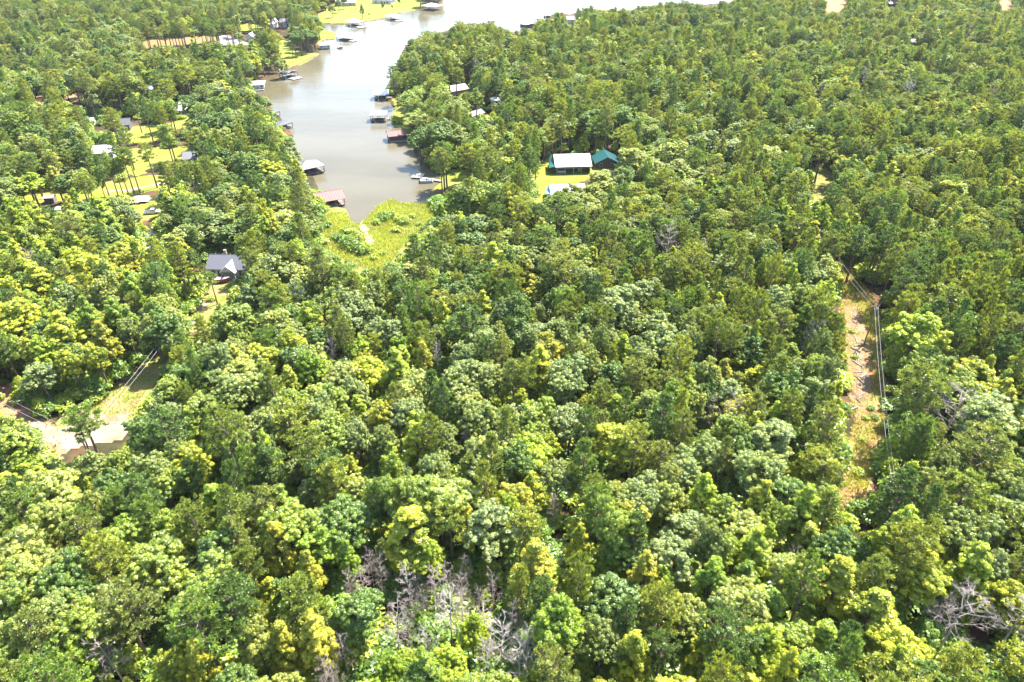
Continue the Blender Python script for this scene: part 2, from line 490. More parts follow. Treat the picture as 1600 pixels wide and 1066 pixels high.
for nm, reg, mt, lb in (
        ("marsh_ground", 'marsh', 'marsh', "yellow green marsh ground at the head of the cove"),
        ("lawn", 'lawn_far', 'lawn', "bright mown lawn along the far shore"), ("lawn", 'lawn_point', 'lawn', "small grassy point in the lake"),
        ("lawn", 'lawn_shore', 'lawn', "shaded lawn above the retaining wall"), ("lawn", 'lawn_left', 'lawn', "sunny meadow among the pines"),
        ("lawn", 'lawn_row', 'lawn', "long strip of lawn with a row of pines"), ("lawn", 'lawn_shed', 'lawn', "lawn below the white roofed house"),
        ("lawn", 'lawn_barn', 'lawn', "yellow green lawn round the barn"), ("lawn", 'lawn_dock', 'lawn', "lawn at the foot of the open dock"),
        ("lawn", 'lawn_spit', 'lawn', "narrow lawn on the shore of the peninsula"), ("lawn", 'lawn_house', 'rough_grass', "dry yard before the grey shingled house"),
        ("lawn", 'lawn_van', 'lawn', "grass below the gravel pad"), ("lawn", 'gap', 'rough_grass', "grassy gap in the pine forest"),
        ("clearing_ground", 'clearing', 'clearing', "cleared strip of dry grass and red soil under the power line"),
        ("bare_soil", 'bare_soil', 'soil', "strip of bare pinkish soil among the logs"), ("red_soil", 'red_soil', 'clay', "raw red soil beside the logs"),
        ("grass_verge", 'verge', 'rough_grass', "grassy verge of the dirt track"), ("clay_bank", 'clay_bank', 'clay', "bare red clay bank by the track"),
        ("dirt_track", 'track', 'track', "pale sunlit dirt track"), ("dirt_road", 'far_road', 'soil', "pale dirt road in the far forest"),
        ("gravel_lot", 'gravel_lot', 'gravel', "white gravel lot at the end of the dirt road"), ("gravel_pad", 'gravel_pad', 'gravel', "white gravel pad beside the row of pines"),
        ("gravel_path", 'grey_path', 'gravel', "grey gravel drive between the trees"), ("clay_field", 'red_field', 'clay', "bare red field at the far edge"),
        ("clay_yard", 'red_yard', 'clay', "bare red yard among far trees"), ("lawn", 'far_yard', 'lawn', "bright lawn beside far white buildings"),
        ("clay_patch", 'red_gap', 'clay', "patch of red soil between pines"), ("clay_patch", 'red_gap_b', 'clay', "second patch of red soil between pines")):
    lift = 0.16 if nm == "red_soil" else 0.11 if nm == "bare_soil" else 0.13 if nm == "dirt_track" else 0.10 if nm == "clay_bank" else 0.06
    sheet(nm, reg, M[mt], lift, grow=5.0 if nm == 'marsh_ground' else 2.0 if nm == 'lawn' else 1.5 if nm == 'grass_verge' else 0.0, label=lb)


def ribbon(name, pts, width, mat, label, lift=0.16):
    P = [at(x, y)[:2] for x, y in pts]
    Q = []
    for a, b in zip(P[:-1], P[1:]):
        k = max(2, int(np.linalg.norm(b - a) / 1.5))
        Q += [a + (b - a) * i / k for i in range(k)]
    Q.append(P[-1])
    Q = np.array(Q)
    T = np.gradient(Q, axis=0)
    T /= np.linalg.norm(T, axis=1)[:, None] + 1e-9
    Nn = np.stack([-T[:, 1], T[:, 0]], 1)
    b = MB()
    vv, ff = [], []
    for i, (q, n) in enumerate(zip(Q, Nn)):
        w = width * (0.4 + 0.25 * math.sin(i * 1.7) * math.sin(i * 0.6))
        for s in (-1, 1):
            p = q + n * s * w
            vv.append((p[0], p[1], float(ground_z(p[0:1], p[1:2])[0]) + lift))
        if i:
            ff.append((2 * i - 2, 2 * i - 1, 2 * i + 1, 2 * i))
    b.add(vv, ff)
    return tag(b.build(name, mat), label, kind="structure")


ribbon("creek", [(560, 340), (566, 352), (572, 364), (577, 374), (580, 384)], 2.6, M['sand'], "pale shallow creek through the marsh", 0.2)
ribbon("garden_path", [(611, 184), (622, 184.5), (634, 182), (644, 178)], 1.8, M['gravel'], "pale path from the shore to the covered dock")
ribbon("foot_track", [(330, 468), (318, 478), (306, 490), (296, 505)], 2.6, M['track'], "worn dirt track across the dry yard", 0.12)
ribbon("drive", [(165, 300), (205, 297), (240, 290), (262, 284)], 3.0, M['track'], "pale drive along the row of pines", 0.12)

# ------------------------------------------------------------------ tree kinds


def unit(v):
    return v / (np.linalg.norm(v, axis=-1, keepdims=True) + 1e-9)


def leaves(c, n, a, b, g):
    """diamond leaf sprays: centres c, normals n, half lengths a, half widths b"""
    r = g.normal(size=c.shape)
    u = unit(np.cross(n, r))
    v = np.cross(n, u)
    P = np.stack([c - u * a[:, None], c + v * b[:, None] + n * (a * 0.18)[:, None], c + u * a[:, None], c - v * b[:, None] + n * (a * 0.18)[:, None]], 1)
    return P.reshape(-1, 3)


def sphere_pts(k, g, lo=-0.3):
    z = g.uniform(lo, 1, k)
    t = g.uniform(0, 2 * math.pi, k)
    r = np.sqrt(1 - z * z)
    return np.stack([r * np.cos(t), r * np.sin(t), z], 1)


def broadleaf(name, seed, h, Rc, form, leafm):
    g = np.random.default_rng(seed)
    lobes = []
    if form == 'round':
        k = 15 + seed % 4
        zc, rz = 0.66 * h, 0.30 * h
        for i in range(k):
            ph = i * 2.39996 + g.uniform(-.3, .3)
            cz = 1 - (i + .5) / k * 1.55
            rr = math.sqrt(max(0, 1 - cz * cz))
            q = 0.66 * g.uniform(.60, 1.28)
            lobes.append((Rc * q * rr * math.cos(ph), Rc * q * rr * math.sin(ph), zc + rz * q * cz * 1.05 + g.normal(0, .35), Rc * g.uniform(.24, .48)))
    elif form == 'spread':
        k = 14 + seed % 4
        for i in range(k):
            ph = i * 2.39996 + g.uniform(-.3, .3)
            q = math.sqrt((i + .4) / k)
            lobes.append((Rc * .78 * q * math.cos(ph), Rc * .78 * q * math.sin(ph), h * (.84 - .26 * q * q + g.uniform(-.09, .06)), Rc * g.uniform(.22, .42)))
    else:                                   # cone
        k = 20 + seed % 4
        for i in range(k):
            t = (i + .5) / k
            ph = i * 2.39996 + g.uniform(-.3, .3)
            q = (t ** .75) * (1 - 0.35 * max(0, t - .75) / .25)
            lobes.append((Rc * .74 * q * math.cos(ph), Rc * .74 * q * math.sin(ph), h * (.94 - .56 * t + g.uniform(-.03, .03)), Rc * (.17 + .145 * q) * g.uniform(.85, 1.2)))
    C, Nn, A, B, LV = [], [], [], [], []
    for (x, y, z, r) in lobes:
        o = np.array([x, y, z])
        out = unit(np.array([x, y, (z - .55 * h) * 1.2]))
        lob_t = g.normal(0, .12)
        nc = int(np.clip(17 * (r / 1.35) ** 1.6 + 8, 9, 32))
        d = unit(sphere_pts(nc, g, -.45) + out * .55)
        for dd in d:
            c = o + dd * r * g.uniform(.58, 1.24)
            cr = g.uniform(.24, .52)
            m = int(60 * (cr / .42) ** 2)
            s = unit(sphere_pts(m, g, -.35) * np.array([1, 1, .8]) + dd * .35)
            C.append(c + s * cr * g.uniform(.55, 1.05, (m, 1)) * np.array([1, 1, .75]))
            Nn.append(unit(s * .95 + np.array([0, 0, .38]) + g.normal(size=(m, 3)) * .34))
            A.append(g.uniform(.10, .165, m))
            B.append(g.uniform(.06, .105, m))
            LV.append(np.clip(g.normal(.5, .2, m) + g.normal(0, .2) + lob_t, 0, 1))
        m = 34                               # inner leaves close the lobe, toned darker to add shade inside it
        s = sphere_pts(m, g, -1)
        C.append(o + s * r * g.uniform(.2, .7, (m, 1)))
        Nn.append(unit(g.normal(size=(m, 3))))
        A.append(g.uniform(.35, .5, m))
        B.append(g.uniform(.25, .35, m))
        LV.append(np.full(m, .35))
    C, Nn, A, B, LV = (np.concatenate(q) for q in (C, Nn, A, B, LV))
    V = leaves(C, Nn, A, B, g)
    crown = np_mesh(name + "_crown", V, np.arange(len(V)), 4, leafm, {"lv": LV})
    t = MB()
    bend = g.normal(0, .25, 2)
    top = max(l[2] for l in lobes)
    stem = [(0, 0, -.3), (bend[0] * .3, bend[1] * .3, .3 * h), (bend[0], bend[1], .55 * h), (bend[0] * .6, bend[1] * .6, top - .5)]
    rb = 0.017 * h
    t.tube(stem, [rb * 1.25, rb, rb * .65, rb * .18], 7)
    for (x, y, z, r) in lobes:
        z0 = max(.28 * h, z - math.hypot(x, y) * .9 - .6)
        f = min(1, z0 / (.55 * h))
        a = np.array([bend[0] * f, bend[1] * f, z0])
        e = np.array([x, y, z])
        mid = (a + e) / 2 + np.array([x, y, 0]) * .1
        t.tube([a, mid, e], [rb * .42, rb * .28, rb * .1], 5, False)
    return crown, t.mesh(name + "_trunk", M['bark'], True)


def pine(name, seed, h, Rc, form):
    g = np.random.default_rng(seed)
    t = MB()
    bend = g.normal(0, .3, 2)
    rb = .0145 * h
    S = lambda z: np.array([bend[0] * (z / h) ** 2, bend[1] * (z / h) ** 2, z])
    t.tube([S(0) - (0, 0, .3), S(.35 * h), S(.7 * h), S(.97 * h)], [rb * 1.2, rb * .95, rb * .55, rb * .12], 7)
    tufts = []
    z0 = {'dome': .50, 'tall': .42, 'flat': .62, 'lone': .60}[form] * h
    nb = {'dome': 40, 'tall': 46, 'flat': 34, 'lone': 24}[form]
    for i in range(nb):
        f = (i + .5) / nb                    # 0 low, 1 top
        z = z0 + (h * .95 - z0) * f
        ph = i * 2.39996 + g.uniform(-.35, .35)
        if form == 'tall':
            ln = Rc * (1 - f) ** .75 * .95 + .45
        elif form == 'flat':
            ln = Rc * (1 - f ** 3) ** .5 * .95 + .4
        else:
            ln = Rc * math.sqrt(max(0.02, 1 - (f * 1.05 - .12) ** 2)) * (.98 - .35 * f ** 4)
        ln *= g.uniform(.72, 1.12)
        rise = ln * (.12 + .55 * f)
        a = S(z)
        d = np.array([math.cos(ph), math.sin(ph), 0])
        e = a + d * ln + (0, 0, rise)
        mid = a + d * ln * .55 + (0, 0, rise * .35)
        t.tube([a, mid, e], [rb * .26, rb * .18, rb * .06], 4, False)
        side = np.array([-d[1], d[0], 0])
        nt_ = max(3, int(ln * 2.1))
        for j in range(nt_):
            q = g.uniform(.30, 1.05) if j else 1.0
            p = (a * (1 - q) + mid * q * 2 * (1 - q) * 0 + a * 0) if False else a + d * ln * q + np.array([0, 0, rise * q ** 1.6])
            w = ln * .30 * math.sin(min(1, q) * 2.4)
            tufts.append(p + side * g.uniform(-1, 1) * w + np.array([0, 0, g.uniform(-.1, .3)]))
    for j in range(7):
        tufts.append(S(h * .95) + np.append(g.normal(0, .4, 2), g.uniform(-.4, .4)))
    T = np.array(tufts)
    k = 28
    nt2 = len(T)
    dirs = unit(sphere_pts(nt2 * k, g, -.55) + np.array([0, 0, .25]))
    base = np.repeat(T, k, 0) + dirs * g.uniform(0, .10, (nt2 * k, 1))
    ln = g.uniform(.30, .55, (nt2 * k, 1))
    w = unit(np.cross(dirs, g.normal(size=dirs.shape))) * g.uniform(.045, .075, (nt2 * k, 1))
    V = np.stack([base - w * .6, base + w * .6, base + dirs * ln + w, base + dirs * ln - w], 1).reshape(-1, 3)
    LV = np.clip(np.repeat(g.normal(.5, .24, nt2), k) + g.normal(0, .16, nt2 * k), 0, 1)
    crown = np_mesh(name + "_crown", V, np.arange(len(V)), 4, M['leaf_pine'], {"lv": LV})
    return crown, t.mesh(name + "_trunk", M['bark_pine'], True)


def dead(name, seed, h, Rc, mat):
    g = np.random.default_rng(seed)
    t, br = MB(), MB()
    bend = g.normal(0, .4, 2)
    S = lambda z: np.array([bend[0] * (z / h) ** 2, bend[1] * (z / h) ** 2, z])
    t.tube([S(0) - (0, 0, .3), S(.4 * h), S(.75 * h), S(h)], [.16, .13, .08, .025], 7)
    nb = 20
    for i in range(nb):
        f = (i + .5) / nb
        z = h * (.38 + .6 * f)
        ph = i * 2.39996 + g.uniform(-.4, .4)
        ln = Rc * (1.05 - .65 * f) * g.uniform(.7, 1.2)
        d = np.array([math.cos(ph), math.sin(ph), g.uniform(.25, .8)])
        a = S(z)
        e = a + d * ln
        mid = (a + e) / 2 + g.normal(0, .12 * ln, 3) * (1, 1, .6)
        br.tube([a, mid, e], [.045, .032, .012], 4, False)
        for j in range(6):
            q = g.uniform(.3, 1)
            p = a * (1 - q) ** 2 + 2 * mid * q * (1 - q) + e * q * q
            d2 = unit(d + g.normal(0, .75, 3) + (0, 0, .25))
            l2 = ln * g.uniform(.25, .5)
            e2 = p + d2 * l2
            br.tube([p, e2], [.021, .008], 3, False)
            for _ in range(9):
                q2 = g.uniform(.25, 1)
                p2 = p + d2 * l2 * q2
                e3 = p2 + unit(d2 + g.normal(0, .8, 3) + (0, 0, .2)) * l2 * g.uniform(.35, .7)
                br.tube([p2, e3], [.011, .005], 3, False)
    return br.mesh(name + "_branches", mat), t.mesh(name + "_trunk", mat, True)


def shrub(name, seed, h, Rc):
    g = np.random.default_rng(seed)
    C, Nn, A, B, LV = [], [], [], [], []
    t = MB()
    for i in range(15):
        ph = i * 2.39996
        q = math.sqrt((i + .5) / 15)
        c = np.array([Rc * .8 * q * math.cos(ph), Rc * .8 * q * math.sin(ph), h * (.80 - .45 * q * q) * g.uniform(.8, 1.1)])
        t.tube([(0, 0, -.1), c * (.4, .4, .6), c], [.05, .035, .01], 4, False)
        cr = Rc * g.uniform(.24, .36)
        m = 46
        s = sphere_pts(m, g, -.4)
        C.append(c + s * cr * g.uniform(.5, 1.05, (m, 1)))
        Nn.append(unit(s * .7 + (0, 0, .5) + g.normal(size=(m, 3)) * .4))
        A.append(g.uniform(.14, .24, m))
        B.append(g.uniform(.09, .15, m))
        LV.append(np.clip(g.normal(.5, .2, m) + g.normal(0, .15), 0, 1))
    C, Nn, A, B, LV = (np.concatenate(q) for q in (C, Nn, A, B, LV))
    V = leaves(C, Nn, A, B, g)
    return np_mesh(name + "_crown", V, np.arange(len(V)), 4, M['leaf_oak'], {"lv": LV}), t.mesh(name + "_stems", M['bark'])


# each variant: (crown mesh, trunk mesh, height, crown radius, word for its shape)
VAR = {'pine': [], 'oak': [], 'gum': [], 'dead': [], 'shrub': []}
for i, (f, h, r, w) in enumerate((('dome', 16, 3.5, 'dome-topped'), ('dome', 15, 3.2, 'round-topped'), ('dome', 17, 3.8, 'broad-domed'), ('tall', 18, 3.1, 'cone-shaped'),
                                  ('tall', 16.5, 2.8, 'spire-topped'), ('flat', 15.5, 3.6, 'flat-topped'), ('dome', 14.5, 3.3, 'low-domed'), ('flat', 17, 3.3, 'open-crowned'),
                                  ('tall', 17, 3.4, 'broad-coned'), ('lone', 16, 2.9, 'bare-stemmed'))):
    VAR['pine'].append((*pine(f"pine_variant", 100 + i, h, r, f), h, r, w))
for i, (f, h, r, w) in enumerate((('round', 14, 3.9, 'round-crowned'), ('round', 15, 4.3, 'full-crowned'), ('spread', 13.5, 4.4, 'wide-crowned'), ('round', 13, 3.6, 'compact'),
                                  ('spread', 14.5, 4.0, 'lumpy'), ('round', 16, 4.1, 'billowing'), ('spread', 12.5, 3.7, 'low-spreading'), ('round', 14, 3.4, 'upright'),
                                  ('spread', 15, 4.6, 'many-lobed'))):
    VAR['oak'].append((*broadleaf("oak_variant", 200 + i, h, r, f, M['leaf_oak']), h, r, w))
for i, (f, h, r, w) in enumerate((('cone', 14, 3.2, 'pointed'), ('cone', 13, 2.9, 'slim'), ('cone', 15, 3.6, 'broad-based'), ('round', 13, 3.3, 'rounded'),
                                  ('cone', 12, 3.0, 'tiered'), ('spread', 13, 3.6, 'loose-crowned'), ('cone', 15.5, 3.3, 'tapering'), ('round', 14, 3.7, 'bushy'))):
    VAR['gum'].append((*broadleaf("sweetgum_variant", 300 + i, h, r, f, M['leaf_gum']), h, r, w))
for i, (h, r, m, w) in enumerate(((12, 3.0, 'dead_wood', 'fine-twigged'), (11, 2.6, 'pale_wood', 'slender'), (13, 3.5, 'dead_wood', 'spreading'), (12, 3.3, 'pale_wood', 'wide-branching'),
                                  (10, 2.4, 'dead_wood', 'short'), (13, 2.8, 'dead_wood', 'upright'))):
    VAR['dead'].append((*dead("dead_tree_variant", 400 + i, h, r, M[m]), h, r, w))
for i, (h, r, w) in enumerate(((2.4, 1.7, 'rounded'), (3.2, 1.8, 'upright'), (1.8, 1.9, 'low'), (2.8, 2.2, 'wide'))):
    VAR['shrub'].append((*shrub("shrub_variant", 500 + i, h, r), h, r, w))

TONES = {
    'pine': [('olive green', (.104, .132, .023)), ('dark green', (.060, .097, .024)), ('yellowish olive', (.138, .160, .024)), ('mid green', (.088, .133, .024)), ('brownish olive', (.114, .134, .033))],
    'oak': [('grey green', (.120, .148, .034)), ('pale blue green', (.132, .164, .054)), ('deep green', (.074, .117, .020)), ('fresh green', (.132, .170, .023)), ('pale green', (.164, .186, .040))],
    'gum': [('bright lime', (.156, .198, .017)), ('yellow green', (.186, .206, .018)), ('golden green', (.192, .194, .022)), ('leaf green', (.114, .165, .017))],
    'dead': [('grey', (.3, .3, .3))],
    'shrub': [('mid green', (.085, .14, .02)), ('lime green', (.16, .20, .02)), ('deep green', (.05, .095, .02))],
}

# ------------------------------------------------------------------ where the trees stand
trees = []        # dict(kind, var, x, y, s, sz, rz, tone, placed)


def add_tree(kind, var, x, y, s, tone, sz=None, rz=None, placed=True):
    sz = sz or s
    v = VAR[kind][var]
    t = dict(kind=kind, var=var, x=float(x), y=float(y), s=float(s), sz=float(sz), rz=rng.uniform(0, 6.28) if rz is None else rz, tone=tone, placed=placed,
             h=v[2] * sz, R=v[3] * s)
    trees.append(t)
    return t


def by_crown(kind, px, py, rpx, tone, var=None):
    """a tree whose crown centre is seen at (px, py) and is rpx pixels in radius"""
    var = rng.integers(len(VAR[kind]) - (1 if kind == 'pine' else 0)) if var is None else var
    v = VAR[kind][var]
    zc = 0.70 * v[2]
    P = at(px, py, zc)
    dist = math.dist(P, (0, 0, CAM_H))
    s = float(np.clip((.76 if kind == 'dead' else .80) * rpx * dist / FPX / v[3], .5, 1.4))
    sz = float(np.clip(s ** .5, .8, 1.15))
    sz *= 1.14 if kind == 'dead' else 1.0
    P = at(px, py, zc * sz)
    return add_tree(kind, var, P[0], P[1], s, tone, sz)


def by_base(kind, var, px, py, tone, s=1.0, sz=None):
    P = at(px, py, 0)
    return add_tree(kind, var, P[0], P[1], s, tone, sz)


for px, py, tone, vi, s_ in ((1393, 470, 0, 0, 1.0), (1398, 500, 1, 2, 1.05), (1388, 440, 0, 6, 1.0), (1368, 415, 1, 3, 1.1), (1402, 540, 0, 1, 1.0), (1416, 650, 1, 0, .9), (1350, 392, 1, 2, 1.0),
                             (1334, 385, 0, 1, 1.0), (1395, 775, 3, 8, .85)):
    by_base('pine', vi, px, py, tone, s_, 1.08)
# trees that stand out in the photo: crown centre and radius in photo pixels
for px, py, r, tone in ((1185, 185, 27, 0), (1212, 218, 17, 1), (640, 828, 55, 1), (668, 872, 34, 0), (842, 570, 36, 1), (815, 630, 24, 1), (963, 690, 44, 1), (835, 878, 46, 2), (1432, 522, 50, 0),
                        (1122, 482, 22, 1), (1520, 590, 38, 1), (1470, 545, 26, 1), (800, 262, 25, 1), (795, 225, 26, 3), (770, 285, 30, 1), (172, 352, 34, 0), (118, 352, 30, 0), (190, 398, 32, 1), (125, 420, 36, 1), (60, 440, 36, 1),
                        (160, 330, 24, 0), (60, 390, 32, 1), (1365, 955, 58, 1), (1405, 1015, 46, 1), (1310, 905, 44, 1), (1285, 1000, 40, 0), (1440, 900, 40, 1), (1580, 935, 34, 1), (1520, 885, 40, 0),
                        (738, 990, 26, 0), (700, 1038, 38, 0), (905, 845, 26, 1), (905, 900, 30, 1), (575, 580, 36, 1), (620, 575, 34, 0), (1235, 740, 24, 1), (1262, 680, 28, 3), (1180, 590, 22, 1), (1318, 838, 26, 0),
                        (830, 765, 30, 1), (690, 145, 20, 0), (630, 100, 10, 0), (632, 122, 12, 3), (385, 180, 26, 1), (360, 190, 20, 0), (1390, 275, 20, 1), (1490, 300, 22, 1), (700, 445, 22, 0), (770, 405, 30, 1), (100, 520, 40, 1),
                        (30, 500, 36, 1), (1455, 60, 22, 1), (1340, 40, 16, 1), (280, 1040, 34, 1), (500, 850, 40, 3), (300, 660, 26, 0), (440, 790, 36, 3), (1565, 620, 26, 1), (990, 1020, 40, 1), (1050, 400, 14, 1), (1300, 190, 20, 0),
                        (560, 640, 22, 0), (860, 700, 20, 1), (540, 735, 26, 1), (1110, 290, 15, 1), (1130, 270, 12, 0), (410, 560, 30, 1), (820, 420, 26, 2)):
    by_crown('gum', px, py, r, tone)
for px, py, r, tone in ((1180, 740, 46, 0), (1205, 690, 40, 1), (890, 660, 48, 1), (965, 478, 46, 1), (1012, 462, 36, 1), (1540, 652, 50, 1), (868, 745, 40, 0), (1075, 835, 44, 1), (445, 348, 34, 4), (428, 425, 40, 0),
                        (605, 520, 30, 1), (1060, 180, 26, 2), (1115, 165, 28, 0), (985, 250, 34, 4), (1020, 265, 30, 4), (1050, 240, 26, 4), (1100, 225, 32, 1), (1150, 235, 30, 1), (1200, 245, 26, 4), (940, 285, 30, 4), (340, 920, 50, 3),
                        (250, 880, 52, 3), (190, 860, 40, 3), (640, 620, 36, 4), (540, 590, 40, 4), (500, 620, 34, 4), (735, 640, 34, 4), (560, 962, 42, 2), (1150, 950, 46, 4), (1230, 900, 40, 4), (1240, 1010, 44, 3), (800, 665, 34, 1),
                        (1000, 790, 36, 1), (1130, 800, 34, 3), (620, 440, 26, 2), (1070, 960, 44, 4), (940, 1000, 44, 0), (360, 610, 38, 0), (320, 640, 36, 3), (460, 640, 34, 3), (560, 770, 30, 4), (800, 240, 34, 3), (816, 318, 24, 4),
                        (760, 310, 32, 3), (735, 300, 26, 4), (690, 210, 26, 2), (655, 215, 22, 2), (720, 215, 26, 0), (760, 215, 26, 0), (870, 195, 26, 0), (920, 190, 26, 2), (970, 185, 24, 2), (900, 165, 22, 0), (283, 542, 18, 0)):
    by_crown('oak', px, py, r, tone)
for px, py, r, tone, var in ((245, 445, 36, 1, 1), (925, 770, 27, 0, 1), (990, 700, 40, 2, 2), (1030, 720, 32, 4, 0), (1440, 612, 50, 0, 2), (1480, 480, 40, 0, 0), (1426, 690, 38, 3, 2), (1530, 705, 46, 4, 2), (1406, 776, 40, 1, 8),
                             (200, 965, 44, 4, 5), (420, 800, 42, 4, 2), (820, 830, 40, 2, 6), (880, 430, 40, 4, 0), (870, 330, 32, 3, 0), (1285, 236, 26, 0, 0), (1240, 295, 26, 0, 2), (1030, 950, 44, 2, 2),
                             (730, 510, 36, 1, 0), (500, 420, 28, 4, 3), (590, 780, 32, 3, 6), (1420, 860, 46, 2, 2), (1500, 780, 44, 0, 0), (1340, 380, 26, 1, 0), (820, 60, 14, 1, 4), (750, 130, 20, 1, 4), (775, 125, 18, 1, 3)):
    by_crown('pine', px, py, r, tone, var)
for px, py, r in ((872, 309, 12), (884, 304, 11), (897, 302, 13), (909, 305, 13), (890, 314, 14), (928, 302, 20)):
    by_crown('oak', px, py, r, 4)
for px, py, r, var in ((637, 905, 24, 1), (680, 918, 30, 0), (702, 955, 36, 3), (617, 968, 34, 0), (757, 968, 22, 1), (783, 1000, 38, 3), (824, 1000, 26, 1), (728, 886, 13, 4), (722, 914, 18, 4), (592, 892, 17, 5),
                       (748, 938, 17, 4), (798, 962, 20, 5), (520, 1052, 18, 0), (1490, 645, 52, 2), (1502, 955, 46, 2), (1045, 375, 26, 2), (517, 548, 18, 5), (682, 552, 14, 1), (1108, 640, 18, 0), (1592, 965, 30, 1),
                       (168, 1018, 32, 0), (1103, 385, 12, 4), (565, 905, 24, 5), (1186, 117, 9, 2), (1350, 120, 11, 2), (1420, 140, 14, 3), (1512, 50, 12, 0), (1285, 140, 10, 2), (1240, 880, 18, 0), (730, 690, 14, 1),
                       (865, 790, 12, 4), (1550, 150, 10, 0), (640, 985, 16, 5), (660, 940, 16, 4), (548, 918, 18, 0), (578, 880, 20, 0), (770, 922, 18, 5), (645, 938, 20, 0), (722, 945, 22, 2), (700, 905, 22, 0), (505, 1050, 22, 0), (535, 1010, 14, 5), (665, 1000, 20, 1), (812, 1030, 30, 3), (760, 1020, 24, 1)):
    by_crown('dead', px, py, r, 0, var)
# lone trees: the foot of the trunk in photo pixels
for px, py, tone, s, sz in ((166, 738, 3, 1.15, 1.0), (150, 728, 0, .7, .8), (210, 266, 0, 1.05, 1.05), (185, 307, 3, .75, .85), (193, 305, 0, .7, .8), (201, 304.5, 3, .75, .85), (210, 303, 0, .95, 1.05), (219, 302, 3, .9, 1.05), (246, 294, 0, 1.1, 1.05),
                            (54, 313, 0, 1.2, 1.0), (68, 311, 3, 1.3, 1.05), (27, 318, 0, 1.2, 1.1), (222, 208, 1, .9, .95), (250, 210, 3, .9, .9), (306, 262, 0, 1.0, .9), (205, 255, 1, .9, .8),
                            (366, 70, 1, 1.3, 1.1), (358, 68, 3, 1.2, 1.05), (378, 66, 1, .8, .7), (556, 18, 1, .8, 1.0), (340, 476, 3, .7, .6), (622, 168, 1, 1.2, .95), (626, 163, 0, 1.2, 1.0), (618, 152, 1, 1.2, 1.0)):
    by_base('pine', 9, px, py, tone, s, sz)
for px, py, var, tone, s in ((599, 17, 1, 3, .62), (567, 30, 6, 3, .8), (613, 15, 4, 1, .4), (624, 10, 3, 3, .55), (632, 4, 7, 3, .6), (577, 26, 4, 0, .3), (608, 338, 4, 3, .50), (700, 330, 0, 3, .7), (690, 352, 1, 0, .6)):
    by_base('gum', var, px, py, tone, s, s)
for px, py, tone, s in ((442, 122, 0, 1.0), (472, 88, 2, 1.1), (484, 84, 2, 1.2), (494, 80, 2, 1.0), (462, 82, 2, .9), (488, 72, 2, 1.1), (458, 90, 0, .8), (262, 205, 2, 1.0), (275, 207, 2, .9), (308, 205, 2, 1.1), (322, 208, 0, 1.1),
                        (520, 28, 0, .9), (530, 20, 2, .9), (538, 15, 2, .9), (700, 312, 0, .8)):
    by_base('oak', int(rng.integers(9)), px, py, tone, s, s * .95)
for px, py, var, tone, s in ((600, 345, 3, 0, 1.3), (676, 352, 3, 0, 1.0), (664, 364, 0, 2, 1.0), (652, 376, 3, 0, .9), (640, 390, 2, 1, .9), (626, 406, 0, 0, .9), (610, 422, 3, 0, 1.0), (592, 432, 2, 1, 1.0), (572, 433, 0, 0, 1.0), (550, 424, 3, 0, 1.0), (526, 412, 0, 2, 1.0), (502, 400, 3, 0, 1.0), (496, 374, 0, 0, .9), (498, 352, 2, 1, .7), (684, 330, 3, 0, 1.3), (644, 340, 2, 1, .8), (655, 352, 2, 1, .7), (585, 405, 2, 1, .9), (598, 398, 2, 1, .8), (612, 340, 0, 1, 1.2), (625, 345, 2, 1, 1.2), (590, 350, 2, 1, 1.0), (632, 350, 3, 1, 1.1), (545, 385, 3, 0, 1.4), (535, 378, 0, 0, 1.2), (558, 375, 1, 1, 1.1), (556, 392, 3, 0, 1.3),
                             (527, 374, 2, 0, 1.1), (574, 394, 3, 1, 1.2), (566, 398, 0, 0, 1.1), (540, 365, 2, 1, 1.3), (512, 355, 2, 0, 1.0), (620, 362, 2, 1, 1.0), (140, 668, 2, 0, .9), (158, 622, 0, 0, 1.0), (148, 630, 3, 1, .9),
                             (640, 210, 3, 1, 1.4), (622, 193, 2, 1, 1.6), (617, 192, 3, 1, 1.4), (330, 470, 2, 1, .8), (310, 498, 2, 1, .8), (362, 452, 0, 1, .8), (372, 450, 3, 0, 1.0), (1335, 560, 2, 1, .5), (1360, 640, 2, 0, .5),
                             (1345, 690, 2, 1, .5), (1340, 742, 3, 1, .6), (1362, 560, 2, 0, .45), (1330, 520, 2, 1, .5), (868, 262, 0, 0, .6), (1352, 655, 2, 1, .5), (1366, 655, 3, 0, .45)):
    by_base('shrub', var, px, py, tone, s)

def blocks(t):
    if t['kind'] == 'shrub' or (t['kind'] == 'pine' and t['var'] == 9) or t.get('foot'):
        return False
    n_ = 0
    for fz, fx in ((.95, 0), (.75, 0), (.72, .6), (.72, -.6), (.5, 0), (.9, .4), (.9, -.4)):
        ax, ay, _ = proj((t['x'] + fx * t['R'], t['y'], fz * t['h']))
        n_ += any(bool(inpoly(ax, ay, VIS[k])) for k in ('marsh', 'clearing', 'gap', 'verge', 'track', 'lawn_house', 'lawn_barn', 'lawn_dock'))
    return n_ >= 2


trees = [t for t in trees if not blocks(t)]
